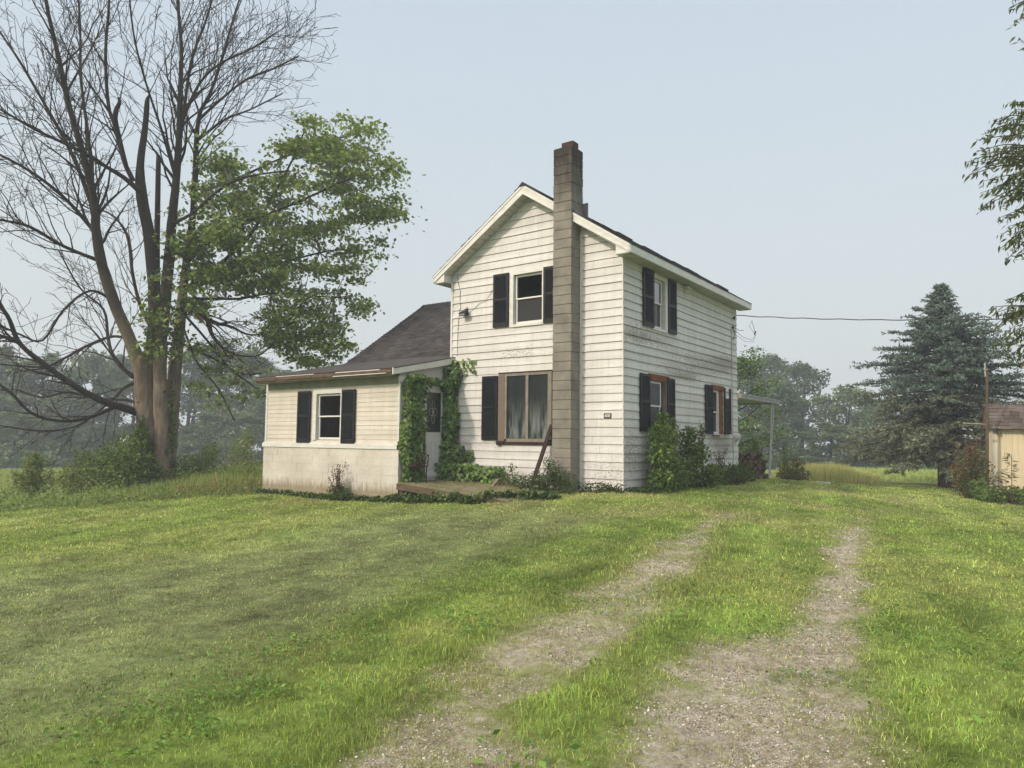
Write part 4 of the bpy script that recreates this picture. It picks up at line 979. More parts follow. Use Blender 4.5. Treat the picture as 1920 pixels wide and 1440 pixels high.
proto = [wood_tree(101, 14, 8.5, .12, DK), wood_tree(102, 13, 8, .3, DK), wood_tree(103, 15, 7, .35, BL, open_low=.14), wood_tree(104, 12, 8, .1, LT), wood_tree(105, 11, 9, .4, LT, open_low=.1), wood_tree(106, 15.5, 9, .2, BL)]
random.seed(21); RN = np.random.default_rng(21)
used = set(); bases = [14, 13, 15, 12, 11, 15.5]
WOODS = [ # photo x, top y, distance, kind, label
 (-60, 640, 86, 0, 'dense hazy tree partly cut by the frame, at the end of the field'), (-5, 640, 80, 2, 'tall hazy tree behind the lowest bare limb tips'), (48, 668, 92, 1, 'hazy tree with a ragged top behind the sapling'), (88, 664, 78, 4, 'loose hazy tree with bright gaps, behind the big dead limb'),
 (128, 690, 95, 5, 'dim hazy tree seen through gaps between nearer crowns'), (168, 655, 82, 4, 'open hazy tree with sky showing through its middle'), (208, 660, 90, 2, 'slim hazy tree behind the dead limbs of the maple'), (246, 668, 80, 1, 'hazy tree directly behind the maple trunk'),
 (345, 640, 84, 0, 'hazy tree rising right of the maple trunk'), (398, 628, 90, 5, 'tallest hazy tree between the maple and the porch'), (440, 650, 80, 3, 'rounded pale hazy tree behind the leafy lower boughs'), (490, 672, 88, 0, 'hazy tree just left of the porch roof corner'), (540, 690, 92, 1, 'hazy tree top peeping over the porch roof'),
 (20, 770, 72, 3, 'low rounded hazy tree at the edge of the left field'), (105, 780, 70, 0, 'low dark hazy tree standing on the field edge behind the sapling'), (190, 790, 72, 0, 'low dense tree in the field edge left of the maple trunk'), (370, 770, 70, 3, 'low bushy tree right of the maple base'), (455, 775, 66, 3, 'low pale bushy tree beside the porch wall'),
 (1405, 662, 78, 5, 'tall hazy tree beside the rear corner of the house'), (1442, 655, 84, 0, 'tall hazy tree with the highest top right of the house'), (1500, 672, 74, 0, 'dense dark hazy tree just left of the sky gap'), (1470, 720, 66, 1, 'hazy tree behind the patio roof post'),
 (1590, 722, 70, 4, 'pale loose hazy tree in the middle of the right field'), (1640, 752, 82, 4, 'small pale hazy tree left of the spruce'), (1675, 745, 76, 1, 'thin hazy tree partly behind the spruce boughs'), (1555, 790, 64, 3, 'low bushy tree between the tall hazy ones'), (1610, 805, 62, 3, 'low rounded tree at the end of the field'), (1700, 790, 78, 3, 'hazy tree mostly hidden behind the spruce'), (1760, 760, 90, 0, 'far hazy tree behind the spruce trunk'), (1860, 770, 95, 3, 'far hazy tree behind the shed roof'), (1930, 740, 92, 0, 'far hazy tree at the edge of the frame behind the shed')]
for x, ty, d, kd, lab in WOODS:
    b = spot(x, 880, d); z0 = g1(b[0], b[1]); top = spot(x, ty, d)[2]
    o = proto[kd] if kd not in used else copy_tree(proto[kd]); used.add(kd)
    s = (top - z0) / (bases[kd] * .985); o.location = (b[0], b[1], z0 - .1); wd = random.uniform(.85, 1.1) * max(s, .62)
    o.scale = (wd, wd, s); o.rotation_euler = (0, 0, random.random() * 6.28); tag(o, lab, 'tree', 'hazy trees beyond the fields')
for kd in range(6):
    if kd not in used: proto[kd].location = (-60, 60, -3)
# thicket at the feet of the far trees: reads as one mass
C = []
for _ in range(1150):
    x = random.choice((random.uniform(-80, 560), random.uniform(1380, 1960), random.uniform(560, 1380))); d = random.uniform(66, 92); b = spot(x, 880, d)
    h = random.uniform(.8, 2.6) * (2.4 if 600 < x < 1350 else 1); C.append((b[0], b[1], g1(b[0], b[1]) + h * .5, random.uniform(.8, 1.8), random.uniform(.8, 1.8), h * .6))
pt, _ = in_ellipsoids(C, 36000, .5)
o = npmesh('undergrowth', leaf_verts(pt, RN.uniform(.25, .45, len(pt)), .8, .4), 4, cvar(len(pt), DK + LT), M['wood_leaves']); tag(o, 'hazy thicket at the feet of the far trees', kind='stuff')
# the nearer green tree behind the house
o = wood_tree(131, 7.5, 5.6, .12, [(.085, .15, .03), (.125, .20, .045), (.06, .11, .024)], 'young_tree', .15, 7000, .12)
b = spot(1392, 880, 34); o.location = (b[0], b[1], g1(b[0], b[1])); tag(o, 'bright green young tree rising behind the patio roof', 'tree'); o.scale = (.9, .9, .74)
random.seed(33); RN = np.random.default_rng(33)

# ------------------------------------------------------------------ blue spruce
SB = spot(1776, 915, 29.4); SZ = g1(SB[0], SB[1])
spr = thing('spruce_tree', 'tall grey green spruce with drooping tiers beside the shed', 'tree', (SB[0], SB[1], SZ))
H = spot(1776, 521, 29.4)[2] - SZ
mb = MB(); mb.tube([(SB[0], SB[1], SZ - .3), (SB[0], SB[1], SZ + .1), (SB[0], SB[1], SZ + 1.2), (SB[0] - .05, SB[1], SZ + H * .55), (SB[0], SB[1], SZ + H * .97)], [.36, .29, .25, .15, .02], 10, lump=.05); mb.build('trunk', M['bark_dark'], spr, True)
Cn = []; Dn = []; Kn = []; bg_ = MB(); dead_n = []
nb = 235
for k in range(nb):
    t = ((k + random.random()) / nb) ** .92; hh = 1.05 + (H - 1.2) * t
    rmax = float(np.interp(1 - t, [0, .1, .2, .33, .45, .6, .7, .8, 1], [.08, .42, .85, 1.5, 2.25, 2.6, 2.6, 3.0, 3.15]))
    a = k * 2.39996 + random.uniform(-.3, .3)
    L = rmax * random.choice((random.uniform(.5, .8), random.uniform(.8, 1.12))); q0 = np.array([SB[0], SB[1], SZ + hh])
    out = np.array([math.cos(a), math.sin(a), 0.]); rise = .36 * t ** 1.2 + .04; dr_ = .25 * (1 - t)
    pts = []; m = 7
    for i in range(m + 1):
        s = i / m; pts.append(q0 + out * L * s + np.array([0, 0, L * (rise * s - dr_ * 2.2 * s * s + dr_ * .95 * s ** 3 * 1.1)]))
    bg_.tube(pts, [.035 * (1 - .8 * i / m) * (1.3 - t) + .006 for i in range(m + 1)], 4, False)
    side = np.array([-out[1], out[0], 0])
    ntw = int(8 + L * 9)
    for j in range(ntw):
        s = .18 + .82 * (j + random.random()) / ntw; f = s * m; i = min(m - 1, int(f)); b = pts[i] + (pts[i + 1] - pts[i]) * (f - i)
        sg = random.choice((-1, 1)); tl = min(.85, L * .34) * (1.15 - .65 * s) * random.uniform(.7, 1.2) + .08
        td = unit((out * random.uniform(.55, 1.) + side * sg * random.uniform(.35, .9) + np.array([0, 0, random.uniform(-.38, .1) + .55 * t]))[None])[0]
        if j > ntw - 2: td = unit((out + np.array([0, 0, rise * .6 - .1]))[None])[0]
        nn = max(5, int(tl * 34)); u_ = RN.random(nn)[:, None]
        c = b + td * tl * u_ + np.array([0, 0, -.16]) * (u_ * tl) ** 1.6
        rad = unit(RN.normal(size=(nn, 3)) + np.array([0, 0, .25]))
        dn = unit(td * .85 + rad * .75); Cn.append(c + dn * .04); Dn.append(dn); Kn.append(np.full(nn, t + random.uniform(-.06, .06)))
Cn = np.concatenate(Cn); Dn = np.concatenate(Dn); Kn = np.concatenate(Kn)
cols = np.where(Kn[:, None] > .34, np.array([.085, .125, .10]), np.array([.125, .138, .085])) * (1 + RN.normal(size=(len(Kn), 1)) * .28)
tipb = RN.random(len(Kn)) < .26; cols *= .85; cols[tipb] *= 1.9
npmesh('needles', leaf_verts(Cn, RN.uniform(.11, .19, len(Cn)), .26, .2, .06, Dn), 4, np.clip(cols, .01, 1), M['needles'], spr)
bg_.build('branch', M['bark_dark'], spr, True)
# ------------------------------------------------------------------ the tree off to the right, only its hanging sprays in view
RT0 = spot(2380, 900, 15.5); RZ0 = g1(RT0[0], RT0[1])
rtree = thing('overhanging_tree', 'narrow leaved tree reaching in from beyond the edge of the frame above the shed', 'tree', (RT0[0], RT0[1], RZ0))
mb = MB(); tp = spot(2330, 60, 15.5); mb.tube([(RT0[0], RT0[1], RZ0 - .3), (RT0[0], RT0[1], RZ0 + 2), spot(2370, 300, 15.5), tp], [.34, .27, .2, .1], 10, lump=.05)
Cl, Dl = [], []; bm_ = MB()
for (xa, ya), (xb, yb), dd, m in [((2360, 420), (1960, 330), 13, 0), ((2350, 260), (1990, 250), 13.5, 0), ((2372, 560), (1965, 600), 14, 0), ((2345, 120), (1990, 20), 13, 0), ((2365, 480), (1985, 440), 12.5, 0)]:
    p0, p1 = spot(xa, ya, 15.5), spot(xb, yb, dd); bm_.tube(crv([p0, (p0 * .5 + p1 * .5) + np.array([0, 0, .35]), p1]), list(np.linspace(.07, .018, 11)), 6, False)
    for tt in np.linspace(.02, .72, 9):
        c = p0 + (p1 - p0) * tt + np.array([0, 0, .2]) + RN.normal(size=3) * .3; Cl.append(c + RN.normal(size=(80, 3)) * np.array([.38, .38, .25])); Dl.append(unit(RN.normal(size=(80, 3)) + np.array([0, 0, -1.])))
TW = [((1990, 245), (1889, 193)), ((1990, 250), (1905, 205)), ((1985, 262), (1830, 263)), ((1980, 255), (1862, 226)), ((1990, 270), (1850, 245)), ((1990, 258), (1880, 240)), ((1980, 300), (1811, 305)), ((1975, 315), (1816, 328)), ((1980, 290), (1830, 285)), ((1975, 325), (1850, 310)), ((1985, 310), (1870, 300)), ((1980, 330), (1842, 340)), ((1985, 340), (1838, 362)), ((1985, 345), (1870, 350)), ((1980, 360), (1834, 392)), ((1990, 380), (1870, 410)), ((1985, 352), (1880, 385)), ((1990, 430), (1878, 440)), ((1990, 445), (1875, 466)), ((1990, 440), (1885, 490)), ((1995, 420), (1890, 425)), ((1990, 330), (1890, 330)), ((1990, 365), (1895, 372)), ((1990, 295), (1880, 275)),
      ((1985, 590), (1858, 576)), ((1980, 600), (1870, 605)), ((1990, 605), (1880, 628)), ((1990, 620), (1866, 650)), ((1990, 640), (1890, 672)), ((1990, 590), (1890, 590)), ((1990, 615), (1900, 640)), ((1995, 655), (1905, 690)), ((1990, 560), (1895, 560)), ((1990, 10), (1893, 14)), ((1995, 25), (1905, 38)), ((2000, 0), (1900, -4)), ((1995, 215), (1910, 70)), ((1990, 600), (1875, 590))]
for (xa, ya), (xb, yb) in TW:
    for rep in range(2):
        dd = random.uniform(12.4, 14.2); a = spot(xa, ya, dd); b = spot(xb + rep * random.uniform(0, 45), yb + rep * random.uniform(-10, 18), dd + random.uniform(-.4, .4))
        c = crv([a, a * .45 + b * .55 + np.array([0, 0, random.uniform(.05, .2)]), b], 6); bm_.tube(c, list(np.linspace(.012, .0035, len(c))), 4, False)
        c = np.array(c); m = 46; t = RN.random(m) * (len(c) - 1.01); i = t.astype(int); q = c[i] + (c[i + 1] - c[i]) * (t - i)[:, None]
        td = unit(c[i + 1] - c[i]); s = unit(np.cross(td, [0, 0, 1.])) * RN.choice([-1, 1], m)[:, None]
        d = unit(td * .6 + s * RN.uniform(.1, .8, (m, 1)) + np.array([0, 0, -.75])); Cl.append(q + d * .05 + RN.normal(size=(m, 3)) * .025); Dl.append(d)
for _ in range(60):      # the rest of its crown, out of view
    c = spot(random.uniform(2150, 2600), random.uniform(-300, 520), random.uniform(13.5, 18)); m = 90
    Cl.append(c + RN.normal(size=(m, 3)) * np.array([.5, .5, .3])); Dl.append(unit(RN.normal(size=(m, 3)) + np.array([0, 0, -1.])))
mb.build('trunk', M['bark_brown'], rtree, True); bm_.build('branch', M['bark_dark'], rtree, True)
Cl = np.concatenate(Cl); Dl = np.concatenate(Dl)
npmesh('crown', leaf_verts(Cl, RN.uniform(.08, .13, len(Cl)), .3, .2, .1, Dl), 4, cvar(len(Cl), [(.06, .09, .03), (.085, .12, .04), (.12, .13, .055)]), M['leaves'], rtree)

# ------------------------------------------------------------------ climbing vines and plants about the house
GREENS = [(.070, .133, .025), (.112, .189, .036), (.049, .098, .021), (.154, .231, .056)]
def plant(name, label, cat, loc, C, size, cols, asp=.7, up=.4, stems=None, matn='leaves', droop=.2, group=None, nrm=None, var=.25, smat='stem_brown'):
    t = thing(name, label, cat, loc, group)
    npmesh('foliage', leaf_verts(C, size, asp, up, droop, None, nrm), 4, cvar(len(C), cols, None, var), M[matn], t)
    if stems: stems.build('stem', M[smat], t, True)
    return t
def box_pts(m, lo, hi): return RN.random((m, 3)) * (np.array(hi) - np.array(lo)) + np.array(lo)
# left vine: shrouds the near side of the porch door
C = []; Nn = []
for m, (u0_, u1_, v0_, v1_, z0_, z1_) in [(620, (-4.67, -4.52, -1.62, -1.16, 1.5, 2.13)), (1150, (-4.67, -4.48, -1.74, -1.18, .4, 1.5)), (760, (-4.67, -4.45, -1.74, -1.12, -.2, .5)), (130, (-4.66, -4.54, -1.2, -.95, 1.0, 2.16)), (230, (-4.64, -4.5, -1.2, -.2, 2.06, 2.2)), (160, (-4.64, -4.45, -1.6, -1.2, 2.1, 2.24))]:
    p = box_pts(m, (u0_, v0_, z0_), (u1_, v1_, z1_)); w = .06 * np.sin(p[:, 2] * 5 + p[:, 1] * 3); p[:, 1] += w; p[:, 0] += np.abs(RN.normal(size=m)) * .03; C.append(p); Nn.append(np.tile([.7, -.75, .35], (m, 1)))
C = np.concatenate(C); Nn = np.concatenate(Nn)
sm = MB()
for k in range(7): v = -1.6 + k * .09; sm.tube([(-4.6, v, -.3), (-4.58 + random.uniform(-.05, .05), v + .08, .6), (-4.6, v - .05, 1.4), (-4.6, v + .1, 2.1)], [.018, .014, .011, .006], 5)
sm.tube([(-4.52, -1.08, -.2), (-4.5, -1.1, 1.1)], .03, 6)
plant('climbing_vine', 'green creeper shrouding the near side of the porch door', 'vine', (-4.6, -1.4, -.3), C, RN.uniform(.06, .115, len(C)), GREENS, .8, .3, sm, 'ivy_leaves', .35, 'creepers about the porch door', Nn)
C = []; Nn = []
for m, (u0_, u1_, v0_, v1_, z0_, z1_) in [(150, (-4.62, -4.42, -.14, -.02, 2.45, 2.68)), (520, (-4.86, -4.34, -.3, -.02, 2.05, 2.5)), (620, (-4.8, -4.40, -.3, -.02, 1.3, 2.05)), (700, (-4.84, -4.36, -.34, -.02, .6, 1.3)), (620, (-4.86, -4.2, -.4, -.02, .1, .65)), (700, (-4.95, -3.7, -.55, -.02, -.25, .22)), (620, (-3.8, -3.0, -.45, -.05, -.28, .16)), (40, (-4.3, -3.9, -.06, -.02, 2.3, 2.75)), (60, (-4.2, -3.95, -.12, -.02, .3, .5)), (260, (-4.66, -4.5, -.4, -.02, 1.95, 2.2))]:
    p = box_pts(m, (u0_, v0_, z0_), (u1_, v1_, z1_)); p[:, 0] += .05 * np.sin(p[:, 2] * 6); C.append(p); Nn.append(np.tile([.35, -.85, .45], (m, 1)))
C = np.concatenate(C); Nn = np.concatenate(Nn); sm = MB()
for k in range(5): u = -4.75 + k * .09; sm.tube([(u, -.12, -.3), (u + .06, -.08, .7), (u - .04, -.08, 1.5), (u + .05, -.05, 2.4)], [.018, .014, .011, .005], 5)
plant('climbing_vine', 'green creeper climbing the house corner right of the door and spilling onto the deck', 'vine', (-4.5, -.2, -.3), C, RN.uniform(.065, .125, len(C)), GREENS, .8, .3, sm, 'ivy_leaves', .35, 'creepers about the porch door', Nn)

def bush(name, label, blobs, m, size, cols, asp=.6, stems=0, cat='bush', group=None, up=.4, matn='leaves', var=.28, shell=.45, droop=.2):
    cx, cy = np.mean([b[0] for b in blobs]), np.mean([b[1] for b in blobs]); z = gs1(cx, cy)
    C, _ = in_ellipsoids(blobs, m, shell); C[:, 2] = np.maximum(C[:, 2], gsurf(C[:, 0], C[:, 1]) + .02); sm = None
    if stems:
        sm = MB()
        for _ in range(stems):
            b = random.choice(blobs); q = np.array(b[:3]) + RN.normal(size=3) * np.array(b[3:]) * .5; s = np.array([cx + random.gauss(0, .12), cy + random.gauss(0, .12), z - .05])
            sm.tube([s, s * .5 + q * .5 + np.array([0, 0, .12]), q], [.014, .01, .004], 4)
    return plant(name, label, cat, (cx, cy, z), C, RN.uniform(*size, len(C)), cols, asp, up, sm, matn, droop, group, None, var)
LG = [(.098, .168, .031), (.133, .210, .042), (.070, .126, .025), (.168, .238, .063)]
bush('leafy_bush', 'tall dense green bush under the first long side window', [(.4, 1.05, .0, .36, .5, .42), (.38, .95, .5, .3, .42, .45), (.34, 1.25, .85, .26, .35, .36), (.28, 1.3, 1.22, .16, .22, .26), (.32, .9, .95, .2, .22, .26), (.48, 1.5, .1, .35, .4, .4), (.28, 1.85, 1.0, .16, .2, .36), (.5, .75, -.1, .33, .3, .3)], 4300, (.05, .11), LG, .6, 16, group=None)
bush('leafy_bush', 'loose pale leaved bush beside the tall dense one on the long side', [(.42, 2.3, .1, .35, .45, .45), (.38, 2.5, .6, .3, .42, .4), (.36, 2.6, .95, .2, .3, .22), (.5, 3.3, -.02, .35, .45, .3), (.34, 3.35, 1.0, .1, .12, .3), (.4, 3.1, .5, .25, .3, .3), (.45, 3.9, .12, .25, .3, .14)], 2600, (.055, .12), [(.10, .15, .03), (.13, .18, .045), (.075, .12, .025)], .62, 16, shell=.7)
bush('weed_clump', 'dark ferny weeds along the foot of the corner between chimney and long side', [(-.75, -.3, -.2, .25, .2, .18), (-.4, -.3, -.2, .3, .2, .17), (-.1, -.25, -.2, .3, .22, .15), (.25, .1, -.25, .25, .3, .16), (.45, .5, -.2, .3, .3, .22)], 1300, (.035, .08), [(.035, .065, .015), (.05, .085, .02)], .45, 8, 'weeds')
bush('weed_clump', 'tall fine leaved weeds in front of the chimney foot', [(-1.5, -.75, -.1, .35, .25, .3), (-1.25, -.65, .08, .25, .2, .3), (-1.75, -.6, -.12, .3, .25, .25), (-1.0, -.6, -.08, .28, .2, .28), (-1.35, -.7, .3, .14, .14, .2), (-2.05, -.6, -.18, .25, .25, .2)], 3000, (.03, .075), [(.055, .10, .02), (.08, .13, .03), (.04, .07, .016)], .4, 26, 'weeds', shell=.6)
bush('weed_clump', 'straggly weeds before the leaning plank', [(-2.35, -.5, -.1, .3, .25, .22), (-2.75, -.35, -.05, .25, .2, .3), (-2.6, -.3, .15, .14, .1, .2), (-2.95, -.5, -.2, .2, .2, .15)], 700, (.035, .08), [(.08, .13, .03), (.11, .16, .04)], .5, 16, 'weeds', shell=.8)
bush('weed_clump', 'mixed weeds under the second long side window', [(.35, 4.3, -.05, .3, .4, .25), (.4, 4.9, .0, .3, .4, .28), (.4, 5.5, -.05, .35, .35, .3), (.35, 6.2, -.05, .25, .4, .3), (.35, 6.7, -.15, .22, .3, .22)], 2200, (.04, .1), [(.06, .105, .02), (.09, .14, .03), (.045, .075, .016)], .5, 20, 'weeds')
def dock(name, label, x, y, z, h, m, cols, spread=.25, size=(.02, .05), st=9):
    sm = MB(); C = []
    for k in range(st):
        a = random.random() * 6.28; r = random.random() * spread; t = np.array([x + math.cos(a) * r, y + math.sin(a) * r, z + h * random.uniform(.55, 1)]); s = np.array([x + random.gauss(0, .05), y + random.gauss(0, .05), z - .05])
        sm.tube([s, s * .5 + t * .5 + RN.normal(size=3) * .03, t], [.008, .007, .003], 4)
        q = RN.random((m // st, 1)) ** .7; C.append(s + (t - s) * (.35 + .65 * q) + RN.normal(size=(m // st, 3)) * .03)
    C = np.concatenate(C); return plant(name, label, 'weeds', (x, y, z), C, RN.uniform(*size, len(C)), cols, .6, .1, sm)
RB = [(.11, .05, .025), (.075, .04, .022), (.14, .085, .04)]
dock('dried_weed', 'dried reddish weed stalks against the long wall near the second window', .25, 4.75, -.1, .75, 330, RB, .2)
dock('dried_weed', 'tall dried reddish weed standing against the porch block wall', -6.35, -2.0, -.62, .85, 520, RB + [(.05, .06, .02)], .3, st=14)
bush('weed_clump', 'green weeds round the foot of the dried weed by the porch wall', [(-6.4, -2.0, -.5, .3, .2, .25), (-6.1, -2.0, -.52, .2, .15, .2)], 800, (.03, .08), [(.05, .09, .02), (.07, .11, .03)], .5, 10, 'weeds')
# creeping ground ivy along the porch base and the deck front: one uncountable strip
P_ = []
for u in np.linspace(-9.75, -4.7, 60): P_.append((u, -1.86, gs1(u, -1.86) + .03, .14, .14, .08 + .05 * random.random()))
for u in np.linspace(-4.6, -2.2, 34): v = -1.95 - (.12 if u > -4 else 0); P_.append((u, v, gs1(u, v) + .07, .15, .16, .10 + .08 * random.random()))
for u in np.linspace(-2.2, -.9, 18): P_.append((u, -1.75 + .45 * (u + 2.2), gs1(u, -1.5) + .08, .18, .2, .14))
pt, _ = in_ellipsoids(P_, 5200, .6); pt[:, 2] = np.maximum(pt[:, 2], gsurf(pt[:, 0], pt[:, 1]) + .015)
o = npmesh('ground_ivy', leaf_verts(pt, RN.uniform(.04, .1, len(pt)), .8, .6), 4, cvar(len(pt), [(.04, .075, .016), (.06, .10, .022), (.085, .13, .035)]), M['ivy_leaves']); tag(o, 'low ivy creeping along the foot of the porch and deck', kind='stuff')

# ------------------------------------------------------------------ deck, plank, chair, broken board
n = NT('mossy_boards'); P = n.pos(); f = n.noise(P, 3.2, 6, .65)
c = n.mix(n.noise(n.mapping(P, (.8, 8, 8)), 2., 5), (.12, .10, .07), (.27, .24, .18)); c = n.mix(n.ramp(f, [(.42, 0.), (.62, .85)]), c, (.15, .15, .045))
n.surf(c, .95, .1, n.bump(n.noise(P, 40, 5, .7), .5, .01)); M['mossy_boards'] = n.m
deck = thing('wooden_deck', 'low sagging mossy wooden deck before the porch door', 'deck', (-3.1, -.9, -.4))
dz = lambda u, v: -.165 - .075 * max(0, u + 4.68) * min(1, max(.35, -v / 1.75))
mb = MB(); nbd = 12
for i in range(nbd):
    va = -1.76 + 1.72 * i / nbd; vb = -1.76 + 1.72 * (i + 1) / nbd - .012; us = np.linspace(-4.66, -1.5 + random.uniform(-.12, .1), 7); o_ = random.uniform(-.006, .006)
    for a, b in zip(us[:-1], us[1:]): mb.hexa([(a, va, dz(a, va) - .035), (b, va, dz(b, va) - .035), (b, vb, dz(b, vb) - .035), (a, vb, dz(a, vb) - .035)], [(a, va, dz(a, va) + o_), (b, va, dz(b, va) + o_), (b, vb, dz(b, vb) + o_), (a, vb, dz(a, vb) + o_)])
mb.build('boards', M['mossy_boards'], deck)
mb = MB()
us = np.linspace(-4.66, -1.6, 7)
for a, b in zip(us[:-1], us[1:]): mb.hexa([(a, -1.80, dz(a, -1.76) - .17), (b, -1.80, dz(b, -1.76) - .17), (b, -1.765, dz(b, -1.76) - .17), (a, -1.765, dz(a, -1.76) - .17)], [(a, -1.80, dz(a, -1.76) - .037), (b, -1.80, dz(b, -1.76) - .037), (b, -1.765, dz(b, -1.76) - .037), (a, -1.765, dz(a, -1.76) - .037)])
mb.build('rim_board', M['weathered_wood'], deck)
for u in (-4.6, -3.1): 
    mb = MB(); mb.box((u, -1.76, -.95), (u + .1, -1.68, dz(u, -1.76) - .04)); mb.build('post', M['weathered_wood'], deck)
# grass and litter on the deck
m = 1500; pu = RN.uniform(-3.9, -1.4, m); pv = RN.uniform(-1.75, -.3, m); keep = (fbm(pu, pv, 2.5) > .47); pu, pv = pu[keep], pv[keep]
pz = np.array([dz(a, b) for a, b in zip(pu, pv)]); o = npmesh('moss_tufts', blade_verts(np.stack([pu, pv, pz], 1), RN.uniform(.02, .06, len(pu)), .008, .9), 5, cvar(len(pu), [(.16, .16, .04), (.11, .13, .03), (.2, .17, .07)]), M['grass_blades'], deck, BF); o['kind'] = 'stuff'
pl = thing('leaning_plank', 'dark brown plank leaning on the picture window beside the chimney', 'plank', (-1.96, -.42, -.3))
a, b = Vector((-2.02, -.46, -.38)), Vector((-1.69, -.07, 1.12)); t_ = (b - a).normalized(); s_ = t_.cross(Vector((0, 1, 0))).normalized() * .042; q_ = t_.cross(s_).normalized() * .02
mb = MB(); mb.hexa([a - s_ - q_, a + s_ - q_, a + s_ + q_, a - s_ + q_], [b - s_ - q_, b + s_ - q_, b + s_ + q_, b - s_ + q_]); mb.build('board', M['dark_plank'], pl)
cb = MB(); cb.hexa([(-2.86, -.75, -.27), (-2.80, -.75, -.27), (-2.80, -.70, -.27), (-2.86, -.70, -.27)], [(-2.66, -.80, -.06), (-2.58, -.80, -.07), (-2.58, -.74, -.07), (-2.66, -.74, -.06)]); o = cb.build('broken_board', M['grey_wood']); tag(o, 'short grey board end tilted up out of the creeper on the deck', 'board')
ch_ = thing('garden_chair', 'rusty scrolled metal chair half buried in the creeper by the door', 'chair', (-4.37, -1.4, -.18)); _sh = lambda m_: [m_.v.__setitem__(i_, (q_[0] - .18, q_[1] - .16, q_[2] - .03)) for i_, q_ in enumerate(m_.v)]
for dx in (0, .38):
    for dy in (0, .34): mb = MB(); mb.tube([(-4.4 + dx, -1.5 + dy, -.17), (-4.39 + dx * .95, -1.49 + dy * .95, .06), (-4.4 + dx, -1.5 + dy, .22)], .012, 6); _sh(mb); mb.build('leg', M['rust'], ch_)
mb = MB(); mb.box((-4.42, -1.52, .2), (-4.0, -1.14, .225)); _sh(mb); mb.build('seat', M['rust'], ch_)
mb = MB()
for k in range(4):
    y = -1.47 + k * .1; mb.tube([(-4.02 + .03 * math.cos(a), y + .045 * math.sin(a), .36 + .09 * math.cos(a)) for a in np.linspace(0, 6.28, 12)], .009, 5)
mb.tube([(-4.02, -1.52, .2), (-4.0, -1.53, .45), (-4.0, -1.33, .52), (-4.0, -1.13, .45), (-4.02, -1.14, .2)], .013, 6); _sh(mb); mb.build('backrest', M['rust'], ch_)

# ------------------------------------------------------------------ patio roof, woodpile
pc = thing('patio_cover', 'grey metal patio roof on thin posts behind the house', 'patio roof', (-1.8, 8.8, -.35))
mb = MB()
for k in range(14):
    u = -3.6 + k * .257; mb.box((u, HL + .02, 2.075), (u + .25, 10.72, 2.085)); mb.box((u + .1, HL + .02, 2.085), (u + .15, 10.72, 2.14))
mb.build('roof_panel', M['metal_grey'], pc)
mb = MB(); mb.box((-.01, HL + .35, 2.02), (.02, 10.74, 2.06)); mb.box((-.012, HL + .35, 2.06), (.008, 10.74, 2.11)); mb.box((-.01, HL + .35, 2.11), (.024, 10.74, 2.155)); mb.box((-3.62, 10.721, 2.02), (-.013, 10.75, 2.15)); mb.build('edge_beam', M['metal_grey'], pc)
mb = MB(); mb.box((-.008, HL + .03, 2.02), (.022, HL + .349, 2.16)); simple('peach_metal', (.62, .47, .33), .5, .3, .15); mb.build('end_cap', M['peach_metal'], pc)
for u in (-.02, -3.4):
    z0_ = gs1(u, 9.6) - .1; mb = MB()
    mb.tube([(u, 9.55, z0_), (u, 9.98, 2.02)], .021, 6); mb.tube([(u, 9.62, z0_), (u, 10.2, 2.02)], .016, 6)
    for k in range(9):
        t = (k + 1) / 10; mb.tube([(u, 9.55 + .43 * t, z0_ + (2.02 - z0_) * t), (u, 9.62 + .58 * t, z0_ + (2.02 - z0_) * (t + .03))], .008, 4)
    mb.build('post', M['metal_light'], pc)
bark('log_bark', (.04, .026, .018), (.11, .07, .048), 7); simple('log_end', (.23, .15, .105), .9, .1, .45, 14.)
def log_proto(shape, lab='x'):
    t = thing('firewood_log', lab, 'log', (0, 0, 0)); mb = MB(); pr = []
    if shape == 0: pr = [(math.cos(a) * random.uniform(.9, 1.05), math.sin(a) * random.uniform(.9, 1.05)) for a in np.linspace(0, 2 * PI, 12)[:-1]]
    elif shape == 1: pr = [(math.cos(a), math.sin(a) - .3) for a in np.linspace(.05, PI - .05, 8)]
    else: pr = [(-.6, -.55), (.75, -.6), (.8, .1), (.35, .65), (-.3, .5)]
    mb.prism([(x, -.23, z_) for x, z_ in pr], (0, .46, 0)); mb.build('bark', M['log_bark'], t)
    for y_ in (-.233, .233): mb = MB(); mb.add([(x * .9, y_, z_ * .9) for x, z_ in pr], [tuple(range(len(pr)))]); mb.build('cut_end', M['log_end'], t)
    return t
lp = [log_proto(0), log_proto(1), log_proto(2)]; usedl = set()
GRP = 'firewood logs stacked behind the house'
ROWN = ('bottom row', 'second row up', 'third row up', 'fourth row up', 'fifth row up', 'row below the top', 'top row')
zb = gs1(-.2, 8.6)
for row in range(7):
    nrow = 8 - (1 if row % 2 else 0) - (row // 5)
    for k in range(nrow):
        u = -1.02 + (k + .5 * (row % 2)) * .158 + random.uniform(-.015, .015); r = random.uniform(.066, .088); z_ = zb + .075 + row * .112 + random.uniform(-.01, .012)
        if row == 6 and k in (2, 3, 5): continue
        kd = random.choice((0, 0, 0, 1, 2)); o = lp[kd] if kd not in usedl else copy_tree(lp[kd]); usedl.add(kd)
        o.location = (u, 8.7 + random.uniform(-.06, .06), z_); o.scale = (r, 1, r); o.rotation_euler = (random.uniform(-.04, .04), random.random() * 6.28, random.uniform(-.08, .08)); tag(o, 'brown firewood log in the ' + ROWN[row] + ' of the stack beside the patio post', 'log', GRP)
